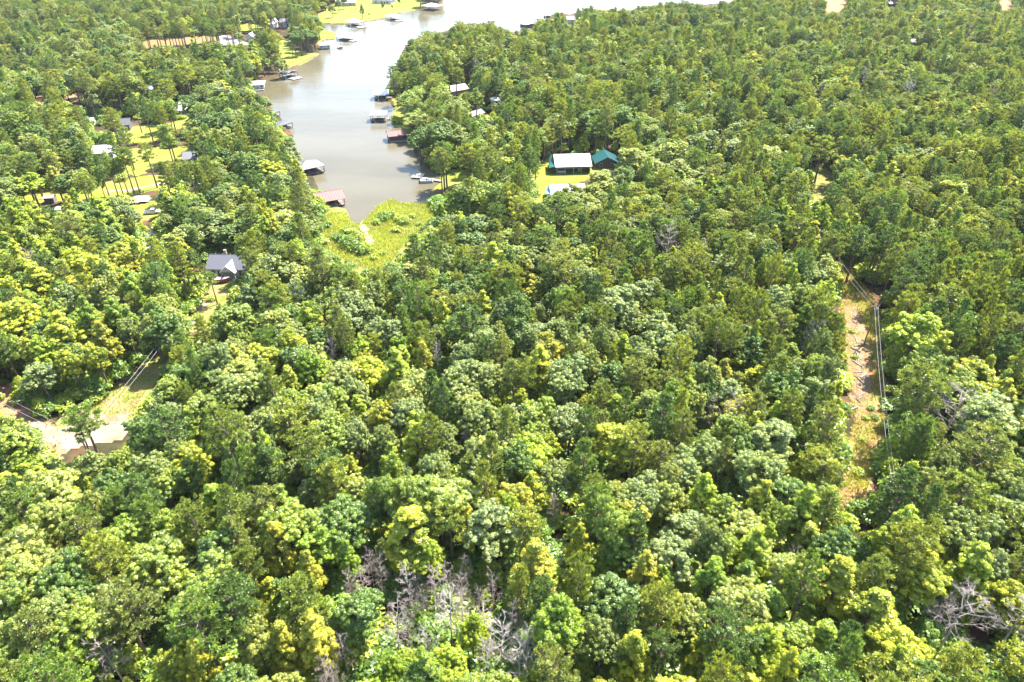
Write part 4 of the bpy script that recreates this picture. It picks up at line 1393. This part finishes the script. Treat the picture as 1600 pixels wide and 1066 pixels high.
dock("boathouse with a grey and white roof below the leaning pine", (585, 157.5), (607, 157), 9.0, 3.4, 'gable', 1.1, 'white_metal', 'grey_roof', walk=(614, 152))
dock("covered dock with a narrow lilac grey roof and a pale path to shore", (579, 191.5), (603, 191.3), 6.5, 3.2, 'flat', .7, 'grey_roof', walk=(612.5, 185))
dock("boathouse with a brown red ridged roof close to the wooded bank", (609, 223.3), (637.5, 220.6), 6.5, 2.9, 'gable', 1.3, 'red_brown', walk=(648, 216), walls='dark_wall', front_deck=.9)
dock("open timber dock with a pontoon boat alongside", (642, 279.5), (658.5, 280.5), 5.0, 0, deck='pale_deck', walk=(691, 283), name="open_dock", cover=False)
dock("dark boathouse with a flat pale roof off the far peninsula", (812.5, 44.5), (822, 46), 11.0, 3.6, 'flat', .4, 'white_metal', walls='dark_wall', over=.8)
dock("pale roofed boathouse beside the far peninsula tree", (850, 28.5), (862, 28.5), 11.0, 3.4, 'hip', 1.6, 'tan_roof')
dock("small swimming platform at the end of the boat shed walkway", (526.5, 75), (535.5, 74.5), 3.2, 0, name="swim_platform", cover=False, deck='deck')


def chain_wall(name, label, pts, h=.75, lift=.15):
    P = [at(x, y, WATER_Z)[:2] for x, y in pts]
    c = P[0]
    root = thing(name, label, "retaining wall", (c[0], c[1], WATER_Z))
    for a, b in zip(P[:-1], P[1:]):
        n = max(1, int(np.linalg.norm(b - a) / 9))
        for i in range(n):
            p, q = a + (b - a) * i / n - c, a + (b - a) * (i + 1) / n - c
            d = unit(q - p)
            w = np.array([-d[1], d[0]]) * .18
            m = MB()
            m.slab([(*(p - w), h), (*(q - w * 1.0 - d * .03), h), (*(q + w - d * .03), h), (*(p + w), h)], h + .6)
            m.tube([(*p, -.6), (*p, h + lift)], [.14, .14], 6)
            m.build("wall_section", M['timber_wall'], root)


chain_wall("retaining_wall", "long low timber seawall edging the far lawn", [(504, 37), (522, 37.6), (540, 37.6), (557, 35.5), (575, 33.2), (595, 29.8), (612, 26.8), (620, 22.5), (628, 18.6), (655, 14.2), (664, 12.5)])
chain_wall("retaining_wall", "dark timber retaining wall below the shaded shore lawn", [(446, 112), (458, 106), (468, 101.2), (480, 95.2), (492, 89)])
chain_wall("retaining_wall", "curved timber wall beside the red brown boathouse", [(627, 199.5), (631, 204), (636, 208), (642, 211.4)])


def pontoon(px, py, label):
    c, rz, L = frame_at((657, 287.2), (676.5, 286.2), WATER_Z)
    L = 4.9
    r = thing("pontoon_boat", label, "boat", c, rz)
    for y in (.35, 2.05):
        m = MB()
        m.tube([(-L / 2 + .1, y, .15), (L / 2 - .5, y, .15), (L / 2, y, .32)], [.3, .3, .12], 8)
        m.build("pontoon", M['silver'], r)
    m = MB()
    m.box(-L / 2, L / 2, 0, 2.4, .46, .56)
    m.build("deck", M['white_gloss'], r)
    for a in ((-L / 2, L / 2 - .2, .0, .05), (-L / 2, L / 2 - .2, 2.35, 2.4), (-L / 2, -L / 2 + .05, .06, 1.4), (L / 2 - .25, L / 2 - .2, .06, 2.34)):
        m = MB()
        m.box(*a, .565, 1.15)
        m.build("side_panel", M['white_gloss'], r)
        if a[3] - a[2] < .1:
            m = MB()
            m.box(a[0] + .1, a[1] - .1, a[2] - .012, a[3] + .012, .62, .74)
            m.build("blue_stripe", M['blue_trim'], r)
    for x, y in ((-L / 2 + .6, .4), (-L / 2 + .6, 1.7), (L / 2 - 1.0, .4), (L / 2 - 1.0, 1.7)):
        m = MB()
        m.box(x - .4, x + .4, y - .25, y + .4, .565, .95)
        m.box(x - .4, x - .28, y - .25, y + .4, .951, 1.3)
        m.build("seat", M['white_paint'], r)
    m = MB()
    m.box(-.2, .35, .9, 1.5, .565, 1.35)
    m.add([(-.2, .9, 1.352), (.35, .9, 1.352), (.35, 1.5, 1.352), (-.2, 1.5, 1.352), (.25, .95, 1.65), (.25, 1.45, 1.65)], [(0, 1, 4), (1, 2, 5, 4), (2, 3, 5), (3, 0, 4, 5)])
    m.build("console", M['blue_trim'], r)
    m = MB()
    m.box(-L / 2 - .45, -L / 2 - .05, 1.0, 1.4, .2, 1.05)
    m.build("outboard_motor", M['rubber'], r)


pontoon(666, 283, "white pontoon boat with a blue stripe moored at the open timber dock")


def runabout(name, label, pL, pR, hull, z=WATER_Z, trailer=False):
    c, rz, L = frame_at(pL, pR, z)
    r = thing(name, label, "boat", c, rz)
    z0 = .55 if trailer else .05
    sec = [(-.5, .95, .9), (-.2, 1.0, .95), (.15, .95, 1.0), (.36, .6, 1.05), (.5, .06, 1.1)]
    vv = []
    for q, w, h in sec:
        x = q * L
        vv += [(x, 1.0 - w, z0 + h), (x, 1.0 - w * .75, z0 + .25), (x, 1.0, z0 + (.0 if q < .3 else .35)), (x, 1.0 + w * .75, z0 + .25), (x, 1.0 + w, z0 + h)]
    m = MB()
    m.add(vv, [(i * 5 + j, i * 5 + j + 1, i * 5 + j + 6, i * 5 + j + 5) for i in range(4) for j in range(4)] + [(4, 3, 2, 1, 0)])
    m.build("hull", M[hull], r)
    m = MB()
    m.add([(-.48 * L, .12, z0 + .8), (-.48 * L, 1.88, z0 + .8), (.12 * L, 1.85, z0 + .86), (.46 * L, 1.05, z0 + 1.06), (.46 * L, .95, z0 + 1.06), (.12 * L, .15, z0 + .86)], [(5, 4, 3, 2, 1, 0)])
    m.build("deck", M['white_gloss'], r)
    m = MB()
    m.add([(.0, .3, z0 + .9), (.0, 1.7, z0 + .9), (.1 * L, 1.5, z0 + .9), (.1 * L, .5, z0 + .9), (-.04 * L, .35, z0 + 1.4), (-.04 * L, 1.65, z0 + 1.4)], [(0, 3, 4), (3, 2, 5, 4), (2, 1, 5)])
    m.build("windscreen", M['glass'], r)
    if trailer:
        m = MB()
        for y in (.5, 1.5):
            m.box(-.45 * L, .5 * L, y - .05, y + .05, .4, .5)
        m.box(.5 * L + .002, .75 * L, .95, 1.05, .4, .5)
        m.build("trailer_frame", M['silver'], r)
        for y in (.1, 1.9):
            m = MB()
            m.tube([(-.15 * L, y - .1, .32), (-.15 * L, y + .1, .32)], [.32, .32], 12)
            m.build("wheel", M['rubber'], r)


runabout("motor_boat", "white motor boat moored at the far shore beyond the pines", (1099, 9), (1120, 8), 'white_gloss')
runabout("trailer_boat", "white decked boat with a red hull parked before the grey shingled house", (335, 445), (361, 443), 'red_paint', 0.0, True)
runabout("rowing_boat", "small dark boat at the swimming platform", (528, 76.5), (536, 76), 'dark_wall')

# ------------------------------------------------------------------ houses, barns and sheds


def house(name, label, cat, pL, pR, D, wallh, rise, roof='gable', mr='grey_roof', mr2=None, mw='white_paint', over=.5, rib=0.0, windows=(), door=None, open_front=False, gable_front=False, chimney=False):
    c, rz, L = frame_at(pL, pR, 0.0)
    r = thing(name, label, cat, (c[0], c[1], 0), rz)
    m = MB()
    if open_front:
        m.box(-L / 2, L / 2, D * .45, D, -.2, wallh)
        m.box(-L / 2, -L / 2 + .15, 0, D * .45 - .005, -.2, wallh)
        m.box(L / 2 - .15, L / 2, 0, D * .45 - .005, -.2, wallh)
        m.box(-L / 2 + .155, L / 2 - .155, 0.02, .14, wallh - 1.1, wallh)
    else:
        m.box(-L / 2, L / 2, 0, D, -.2, wallh)
    if roof == 'gable':
        if gable_front:
            m.add([(-L / 2, 0, wallh), (L / 2, 0, wallh), (0, 0, wallh + rise), (-L / 2, D, wallh), (L / 2, D, wallh), (0, D, wallh + rise)], [(0, 1, 2), (4, 3, 5)])
        else:
            m.add([(-L / 2, 0, wallh), (-L / 2, D, wallh), (-L / 2, D / 2, wallh + rise), (L / 2, 0, wallh), (L / 2, D, wallh), (L / 2, D / 2, wallh + rise)], [(1, 0, 2), (3, 4, 5)])
    m.build("wall", M[mw], r)
    if roof == 'gable' and not gable_front:
        roof_slopes(r, L, D, wallh + .08, rise, over, M[mr], M[mr2 or mr], rib=rib)
    elif roof == 'gable':
        for s in (-1, 1):
            m = MB()
            e = (L / 2 + over) * s
            ze = wallh + .08 - rise * over / (L / 2)
            pts = [(e, -over, ze), (0, -over, wallh + rise + .08), (0, D + over, wallh + rise + .08), (e, D + over, ze)]
            m.slab(pts if s < 0 else pts[::-1], .1)
            if rib:
                k = int(D / rib)
                for i in range(k + 1):
                    y = -over + (D + 2 * over) * i / k
                    m.tube([(e, y, ze + .02), (0, y, wallh + rise + .1)], [.04, .04], 4, False)
            m.build("roof_panel", M[mr], r)
    else:
        hip_roof(r, L, D, wallh + .08, rise, over, M[mr])
    for (x, w, z0, z1) in windows:
        m = MB()
        m.box(x - w / 2 - .08, x + w / 2 + .08, -.06, -.003, z0 - .08, z1 + .08)
        f = m.build("window", M['white_paint'] if mw != 'white_paint' else M['grey_wall'], r)
        m = MB()
        m.box(x - w / 2, x + w / 2, -.075, -.062, z0, z1)
        m.build("pane", M['glass'], f)
    if door is not None:
        m = MB()
        m.box(door - .5, door + .5, -.05, -.003, 0, 2.1)
        d = m.build("door", M['dark_wall'], r)
        m = MB()
        m.box(door + .3, door + .4, -.11, -.052, .98, 1.06)
        m.build("handle", M['silver'], d)
    if chimney:
        m = MB()
        m.box(-L * .2 - .35, -L * .2 + .35, D * .6, D * .6 + .6, wallh, wallh + rise + 1.0)
        m.build("chimney", M['cream'], r)
    return r, L


b, L = house("barn", "long barn with a white metal roof, green end and open shaded front", "barn", (869, 273), (922, 271.5), 11.5, 3.3, 2.7, 'gable', 'white_metal', 'white_metal', 'grey_wall', .5, .75, open_front=True)
m = MB()                                     # green lean-to end of the roof
m.slab([(-L / 2 - 3.0, .2, 2.7), (-L / 2 - .55, -.3, 3.25), (-L / 2 - .55, 10.5, 4.6), (-L / 2 - 1.6, 10.3, 3.6)], .1)
m.build("lean_to_roof", M['green_metal'], b)
for x in np.linspace(-L / 2 + .3, L / 2 - .3, 5):
    m = MB()
    m.box(x - .1, x + .1, -.2, -.02, -.1, 3.25)
    m.build("post", M['cream'], b)
m = MB()
m.box(L * .16, L * .16 + 1.0, 2.0, 3.0, 0, 2.1)
m.build("feed_bin", M['cream'], b)
m = MB()
m.box(-L * .44, -L * .44 + 3.2, 1.4, 2.6, 0, 1.0)
m.build("work_bench", M['white_paint'], b)
b, L = house("house", "house with a dark green metal gable roof beside the white roofed barn", "house", (931, 264), (964.5, 263.5), 8.5, 2.7, 2.2, 'gable', 'green_metal', None, 'dark_wall', .7, .7, windows=((-2.2, 1.0, .9, 2.1), (2.2, 1.0, .9, 2.1)), door=0.0, gable_front=True)
m = MB()
for s in (-1, 1):
    e = (L / 2 + .72) * s
    ze = 2.78 - 2.2 * .72 / (L / 2)
    m.slab([(e, -.78, ze + .03), (e * .0, -.78, 5.01), (0, -.70, 5.01), (e, -.70, ze + .03)][::-s], .26)
m.build("bargeboard", M['aqua_metal'], b)
b, L = house("shed", "white roofed building half hidden by oaks below the barn lawn", "shed", (862, 315), (913, 314), 8.5, 2.8, 1.8, 'gable', 'white_metal', None, 'grey_wall', .5, .75, windows=((-3, .9, 1, 2), (2, .9, 1, 2)))
m = MB()
m.slab([(-L / 2 - 2.2, .6, 2.4), (-L / 2 - .55, .2, 2.75), (-L / 2 - .55, 7.6, 3.3), (-L / 2 - 1.4, 7.2, 2.9)], .1)
m.build("lean_to_roof", M['aqua_metal'], b)
b, L = house("house", "cream house with grey shingle roof and a white front gable in the dry yard", "house", (327, 433), (392, 434.5), 8.5, 2.9, 2.1, 'gable', 'shingle', None, 'white_paint', .5, 0, windows=((-4.4, 1.1, .9, 2.1), (3.6, 1.1, .9, 2.1)), door=-2.7, chimney=True)
m = MB()                                     # front gable porch
gx0, gx1 = -1.6, 2.4
gm = (gx0 + gx1) / 2
m.add([(gx0, -1.6, 2.55), (gx1, -1.6, 2.55), (gm, -1.6, 4.3)], [(0, 1, 2)])
m.build("porch_gable", M['white_paint'], b)
for s, xe in ((-1, gx0 - .3), (1, gx1 + .3)):
    m = MB()
    pts = [(xe, -1.9, 2.35), (gm, -1.9, 4.4), (gm, 3.0, 4.4), (xe, .6, 2.35)]
    m.slab(pts if s < 0 else pts[::-1], .08)
    m.build("porch_roof", M['white_metal'], b)
for x in (gx0 + .1, gx1 - .1):
    m = MB()
    m.box(x - .09, x + .09, -1.6, -1.42, 0, 2.54)
    m.build("porch_post", M['white_paint'], b)
m = MB()
m.box(gx0, gx1, -1.7, -.02, -.1, .3)
m.build("porch_floor", M['pale_deck'], b)
for x in (-5.2, -3.2, -1.0, 1.6):
    m = MB()
    m.tube([(x, 5.3, 4.1), (x, 5.3, 4.75)], [.09, .09], 8)
    m.build("vent_pipe", M['white_metal'], b)
house("house", "small house with a bright white roof and white front wall above the meadow", "house", (283, 182.5), (303, 181.5), 10.5, 3.4, 2.4, 'gable', 'white_metal', None, 'white_paint', .6, .8, windows=((-1.6, .9, 1, 2.2), (1.6, .9, 1, 2.2)))
house("house", "white roofed cottage behind pines at the edge of the meadow", "house", (148, 250), (178, 248.5), 7.5, 2.9, 1.8, 'gable', 'white_metal', None, 'white_paint', .5, .8, windows=((-2, .9, 1, 2), (2, .9, 1, 2)))
house("house", "white roofed building deep among the far pines", "house", (225, 149), (242, 148), 8.0, 2.9, 1.6, 'gable', 'white_metal', None, 'white_paint', .5, .8)
house("shed", "small white metal shed alone among far trees", "shed", (135, 196), (147, 195.5), 3.2, 2.3, .6, 'gable', 'white_metal', None, 'white_paint', .3, .6)
house("house", "dark grey roofed house in the shade of the far pines", "house", (177, 206), (204, 204), 8.0, 2.8, 1.8, 'gable', 'mid_roof', None, 'grey_wall', .5, .8)
house("house", "house with a pale blue grey roof half hidden beside the meadow", "house", (289, 259), (309, 258), 7.0, 2.8, 1.7, 'gable', 'grey_roof', None, 'white_paint', .5, .8)
house("house", "narrow white building at the edge of the gravel lot", "house", (386, 64.5), (396, 64.5), 8.0, 3.2, 2.0, 'gable', 'white_metal', None, 'white_paint', .4, 0, gable_front=True)
house("house", "slim white building end beside the far lawn", "house", (421, 46), (427.5, 46), 14.0, 4.2, 2.5, 'gable', 'white_metal', None, 'white_paint', .4, 0, gable_front=True)
house("house", "pale blue grey house behind trees near the shore lawn", "house", (438, 43.5), (452, 43.5), 9.0, 4.2, 2.2, 'gable', 'grey_roof', None, 'white_paint', .5, 0, windows=((-2.5, 1.2, 1, 2.6), (2.5, 1.2, 1, 2.6)))
house("house", "white and grey house at the top of the far lawn", "house", (582, 6.2), (611, 7), 12.0, 3.4, 2.4, 'hip', 'grey_roof', None, 'white_paint', .8, 0, windows=((-6, 1.4, 1, 2.4), (0, 1.4, 1, 2.4), (6, 1.4, 1, 2.4)), door=3.0)
house("house", "tan roofed house behind the pines by the far lawn", "house", (526, 10.5), (556, 9.5), 11.0, 3.2, 2.0, 'gable', 'tan_roof', None, 'cream', .6, 0, windows=((-5, 1.4, 1, 2.2), (4, 1.4, 1, 2.2)))
house("house", "tan walled house with a pale ridged roof on the peninsula", "house", (707, 151.5), (732, 147), 8.0, 3.0, 1.8, 'gable', 'tan_roof', None, 'cream', .6, .9, windows=((-2.5, 1.0, 1, 2), (2.5, 1.0, 1, 2)))
b, L = house("cabin", "tiny two storey white cabin with an outside stair on the peninsula", "cabin", (769, 173.5), (781, 173), 4.5, 5.0, 1.2, 'hip', 'white_metal', None, 'white_paint', .5, 0, windows=((0, 1.2, 3.2, 4.3), (0, 1.6, .6, 1.9)))
m = MB()
for i in range(10):
    m.box(-L / 2 - .35 - i * .36, -L / 2 - .02 - i * .36, .4, 1.4, 2.6 - i * .27, 2.7 - i * .27)
m.build("stair", M['deck'], b)
house("shed", "lilac grey roofed shed below the tan walled house", "shed", (738, 189.5), (757, 183.5), 5.0, 2.4, 1.2, 'gable', 'grey_roof', None, 'grey_wall', .4, .8)
house("house", "pale roofed house alone in the far forest canopy", "house", (1418, 74.5), (1440, 74.5), 9.0, 3.0, 2.0, 'hip', 'tan_roof', None, 'white_paint', .6, 0)
house("house", "grey roofed house by the bare red field", "house", (1388, 11.5), (1403, 11.5), 10.0, 3.2, 2.0, 'gable', 'grey_roof', None, 'dark_wall', .6, .9)
house("house", "small blue grey lake house on the far peninsula", "house", (886, 37.2), (898, 37), 8.0, 3.4, 2.0, 'gable', 'grey_roof', None, 'white_paint', .5, 0)
house("shed", "little brown grey shed at the end of the drive", "shed", (71, 319), (85.5, 318), 3.0, 2.1, .5, 'gable', 'tan_roof', None, 'deck', .25, .5, door=0.3)
house("carport", "small white metal carport roof below the brown shed", "carport", (90, 336.5), (103, 335.5), 3.0, 2.0, .4, 'gable', 'white_metal', None, 'white_paint', .3, .5, open_front=True)


def vehicle(name, label, cat, pL, pR, body, kind):
    c, rz, L0 = frame_at(pL, pR, 0.0)
    r = thing(name, label, cat, c, rz)
    if kind == 'pickup':
        prof = [(-2.6, .45), (-2.6, 1.1), (-.5, 1.1), (-.35, 1.75), (.75, 1.75), (1.35, 1.15), (2.5, 1.05), (2.65, .8), (2.65, .45)]
    else:
        prof = [(-2.1, .4), (-2.15, .95), (-1.5, 1.0), (-1.0, 1.45), (.35, 1.45), (1.0, .98), (2.0, .85), (2.15, .6), (2.1, .4)]
    w = .92
    m = MB()
    n = len(prof)
    ins = [(.12 if z > 1.2 else 0) for _, z in prof]
    m.add([(x, i_, z) for (x, z), i_ in zip(prof, ins)] + [(x, 2 * w - i_, z) for (x, z), i_ in zip(prof, ins)], [tuple(range(n)), tuple(range(2 * n - 1, n - 1, -1))] + [(i, i + n, (i + 1) % n + n, (i + 1) % n) for i in range(n)])
    m.build("body", M[body], r)
    m = MB()
    if kind == 'pickup':
        m.add([(.78, .22, 1.74), (.78, 2 * w - .22, 1.74), (1.33, 2 * w - .1, 1.2), (1.33, .1, 1.2)], [(0, 3, 2, 1)])
        m.add([(-.3, .08, 1.2), (1.0, .02, 1.2), (.7, .1, 1.66), (-.25, .1, 1.66)], [(0, 1, 2, 3)])
        bed = MB()
        bed.box(-2.5, -.6, .12, 2 * w - .12, 1.102, 1.115)
        bed.build("cargo_bed", M['rubber'], r)
    else:
        m.add([(.38, .22, 1.46), (.38, 2 * w - .22, 1.46), (.98, 2 * w - .1, 1.0), (.98, .1, 1.0)], [(0, 3, 2, 1)])
        m.add([(-1.3, .02, 1.05), (.8, .0, 1.05), (.35, .1, 1.4), (-.95, .1, 1.4)], [(0, 1, 2, 3)])
    vv = [(x + (.02 if x > .3 else 0), y - .02 if y < .3 and x < .9 else y, z + .02) for x, y, z in m.v]
    m.v = vv
    m.build("windscreen", M['glass'], r)
    for x in (-1.45 if kind != 'pickup' else -1.7, 1.35 if kind != 'pickup' else 1.75):
        for y in (.1, 2 * w - .1):
            mm = MB()
            mm.tube([(x, y - .13, .34), (x, y + .13, .34)], [.34, .34], 14)
            wh = mm.build("wheel", M['rubber'], r)
            mm = MB()
            mm.tube([(x, y - .14, .34), (x, y + .14, .34)], [.17, .17], 10)
            mm.build("rim", M['silver'], wh)


vehicle("pickup_truck", "white pickup truck parked on the grass under the oak by the gravel pad", "pickup truck", (229, 336.5), (247, 335), 'white_gloss', 'pickup')
vehicle("parked_car", "silver car parked under trees beyond the meadow", "car", (300, 291.5), (313, 291), 'silver', 'car')
b = thing("gas_tank", "small white gas tank in the dry yard by the boat", "gas tank", at(318.5, 441))
m = MB()
m.tube([(-.85, 0, .75), (-.72, 0, .75), (.72, 0, .75), (.85, 0, .75)], [.2, .48, .48, .2], 12)
m.build("tank", M['white_gloss'], b, True)
for x in (-.5, .5):
    m = MB()
    m.box(x - .08, x + .08, -.35, .35, 0, .34)
    m.build("foot", M['grey_wall'], b)
m = MB()
m.tube([(0, 0, 1.2), (0, 0, 1.4)], [.16, .14], 8)
m.build("valve_cover", M['white_gloss'], b)

# ------------------------------------------------------------------ power lines


def pole(label, x, y, h, rz):
    r = thing("utility_pole", label, "utility pole", (x, y, 0), rz, "wooden utility poles")
    m = MB()
    m.tube([(0, 0, -.3), (0, 0, h)], [.19, .13], 8)
    m.build("mast", M['pole'], r)
    m = MB()
    m.box(-.6, .6, -.22, -.12, h - .55, h - .42)
    m.build("crossarm", M['pole'], r)
    for x_ in (-.45, .45):
        m = MB()
        m.tube([(x_, -.17, h - .42), (x_, -.17, h - .25), (x_, -.17, h - .2)], [.04, .09, .05], 6)
        m.build("insulator", M['white_gloss'], r)
    return r


def wire(label, a, b, sag=.9):
    a, b = np.array(a, float), np.array(b, float)
    c = (a + b) / 2
    m = MB()
    pts = []
    for i in range(15):
        q = i / 14
        p = a + (b - a) * q - c
        p[2] -= sag * 4 * q * (1 - q)
        pts.append(p)
    m.tube(pts, [.022] * 15, 4)
    o = m.build("power_cable", M['wire'])
    o.location = tuple(c)
    tag(o, label, "power cable", "power cables")


PH = 10.5
p1 = at(1369.5, 480, PH)
q2 = at(1308, 402, PH - 1.0)
d12 = (q2 - p1)[:2]
p2 = np.append(p1[:2] + d12 * 1.55, PH)
q3 = at(1386, 705, PH - 1.5)
p3 = np.append(p1[:2] + (q3 - p1)[:2] * 1.18, PH)
pole("utility pole with a crossarm standing in the clearing above the logs", p1[0], p1[1], PH, 0.1)
pole("utility pole farther up the power line among the pines", p2[0], p2[1], PH, 0.1)
pole("utility pole nearest the camera where the wires sink into the trees", p3[0], p3[1], PH, 0.1)
for nm, p, q in (("running up the clearing from the pole", p1, p2), ("running down the clearing from the pole", p1, p3)):
    wire(f"upper pale cable {nm}", p + (.36, -.1, -.18), q + (.36, -.1, -.18))
    wire(f"lower pale cable {nm}", p + (-.36, -.1, -.18), q + (-.36, -.1, -1.0) if q is p2 else q + (-.2, -.1, -.18), 1.1)
PL = at(126, 683, 9.0)
pa = at(279, 494, 9.0)
pb = at(-70, 584, 9.0)
for lab, P_ in (("utility pole behind the leaning pine at the dirt track", PL), ("utility pole hidden in trees beyond the track verge", pa), ("utility pole on the red clay bank", pb)):
    pole(lab, P_[0], P_[1], 9.0, .7)
for lab, q in (("over the grass verge of the track", pa), ("over the red clay bank", pb)):
    wire(f"upper pale cable {lab}", PL + (.6, .6, -.2), q + (.6, .6, -.2), .8)
    wire(f"lower pale cable {lab}", PL + (-.4, -.3, -.2), q + (-.4, -.3, -.2), .8)
m = MB()
sp = at(1394, 452)
m.tube([tuple(sp), (p1[0], p1[1] + .2, PH - 1.4)], [.014, .014], 4)
tag(m.build("guy_wire", M['wire']), "thin guy wire from the clearing pole to the ground", "guy wire")

# ------------------------------------------------------------------ logs and brush in the clearing
LOGS = [(1334, 485, 3.0, 1.2), (1337, 497, 2.2, .3), (1335, 505, 2.6, 1.9), (1339, 520, 2.4, .9), (1337, 532, 3.4, 1.4), (1341, 541, 2.6, .2), (1336, 548, 3.0, 2.2), (1340, 556, 3.6, 1.5), (1344, 563, 2.4, .5), (1338, 569, 2.8, 2.0),
        (1346, 576, 3.8, 1.35), (1341, 583, 2.6, .1), (1349, 588, 3.2, .7), (1343, 596, 4.2, 1.8), (1350, 602, 4.6, 1.25), (1347, 609, 3.0, 2.4), (1346, 617, 2.4, .6), (1340, 626, 2.2, 1.6), (1334, 640, 2.6, .4), (1351, 594, 2.0, 2.8)]
LOGS.sort(key=lambda q: q[1])
ORD = ('first second third fourth fifth sixth seventh eighth ninth tenth eleventh twelfth thirteenth fourteenth fifteenth sixteenth seventeenth eighteenth nineteenth twentieth').split()
for i, (px, py, ln, a) in enumerate(LOGS):
    ln *= .85
    g = np.random.default_rng(900 + i)
    r = g.uniform(.08, .16)
    m = MB()
    d = np.array([math.cos(a), math.sin(a), g.uniform(-.02, .08)])
    n = np.array([-d[1], d[0], 0]) * g.uniform(-.15, .15)
    m.tube([-d * ln / 2 + (0, 0, r), n + (0, 0, r + .02), d * ln / 2 + (0, 0, r + .05)], [r, r * .9, r * .7], 8)
    if i % 3 == 0:
        m.tube([n + (0, 0, r), n + np.array([d[1], -d[0], .5]) * .8 + (0, 0, r)], [.07, .03], 5)
    P = at(px, py)
    o = m.build("fallen_log", M['log_dark' if i % 4 == 2 else 'log'])
    o.location = (P[0], P[1], .14)
    tag(o, f"{'long' if ln > 2.8 else 'short' if ln < 2.1 else 'medium'} {'dark brown' if i % 4 == 2 else 'pale grey'} {'branched' if i % 3 == 0 else 'bare'} log, "
        f"{ORD[i]} down the clearing from the utility pole", "log", "logs strewn in the clearing")


def blades(name, region, mat, tint, per, hlo, hhi, wid, label, spread=.45, keepf=None, lean=.35):
    P = W[region]
    g = np.random.default_rng(hash(region) % 1000 if False else len(region) * 7)
    x0, y0 = P.min(0)
    x1, y1 = P.max(0)
    n = int((x1 - x0) * (y1 - y0) * per)
    x, y = g.uniform(x0, x1, n), g.uniform(y0, y1, n)
    ok = inpoly(x, y, P)
    nz = vnoise(x * .22 + 3, y * .22)
    if region == 'clearing':
        ok &= ~(inpoly(x, y, W['bare_soil']) & (g.random(n) < .88))
    ok &= nz > (keepf or 0) + g.uniform(-.15, .15, n)
    x, y, nz = x[ok], y[ok], nz[ok]
    n = len(x)
    h = g.uniform(hlo, hhi, n) * (.65 + .7 * nz)
    z = ground_z(x, y) - .02
    a = g.uniform(0, 6.28, n)
    w = np.stack([np.cos(a), np.sin(a), 0 * a], 1) * (wid * g.uniform(.7, 1.3, n))[:, None]
    b0 = np.stack([x, y, z], 1)
    tip = b0 + np.stack([g.normal(0, lean, n) * h, g.normal(0, lean, n) * h, h], 1)
    mid = b0 * .5 + tip * .5 + np.stack([0 * h, 0 * h, h * .08], 1)
    V = np.stack([b0 - w, b0 + w, mid + w * .8, mid - w * .8, mid - w * .8, mid + w * .8, tip + w * .1, tip - w * .1], 1).reshape(-1, 3)
    LV = np.repeat(np.clip(.25 + .5 * nz + g.normal(0, .15, n), 0, 1), 2)
    o = link(name, np_mesh(name, V, np.arange(len(V)), 4, mat, {"lv": LV}))
    o["tint"] = list(tint)
    return tag(o, label, kind="stuff")


M['blade'] = leaf_mat("grass_blades", 0.35, 0.02)
blades("reeds", 'marsh', M['blade'], (.178, .205, .034), 9, .5, 1.1, .10, "dense yellow green reeds of the marsh")
blades("grass", 'clearing', M['blade'], (.18, .185, .042), 14, .3, .8, .08, "tall dry grass and weeds of the clearing", keepf=.25)
blades("grass", 'gap', M['blade'], (.17, .18, .04), 3, .3, .6, .10, "dry grass in the gap between pines", keepf=.4)
blades("grass", 'verge', M['blade'], (.15, .16, .03), 5, .25, .6, .08, "rough grass on the verge of the dirt track", keepf=.2)
blades("weeds", 'clay_bank', M['blade'], (.12, .13, .03), 3, .3, .7, .1, "thin weeds on the red clay bank", keepf=.55)
g = np.random.default_rng(5)
m = MB()
for i in range(900):
    q = LOGS[int(g.integers(len(LOGS)))]
    P = at(q[0] + g.normal(0, 5), q[1] + g.normal(0, 6))
    d = unit(np.append(g.normal(0, 1, 2), g.uniform(-.1, .35)))
    l_ = g.uniform(.4, 1.4)
    m.tube([(P[0], P[1], .1), tuple(np.array([P[0], P[1], .1]) + d * l_)], [.035, .015], 3, False)
tag(m.build("brush", M['dead_wood']), "grey brush and broken branches among the logs", kind="stuff")
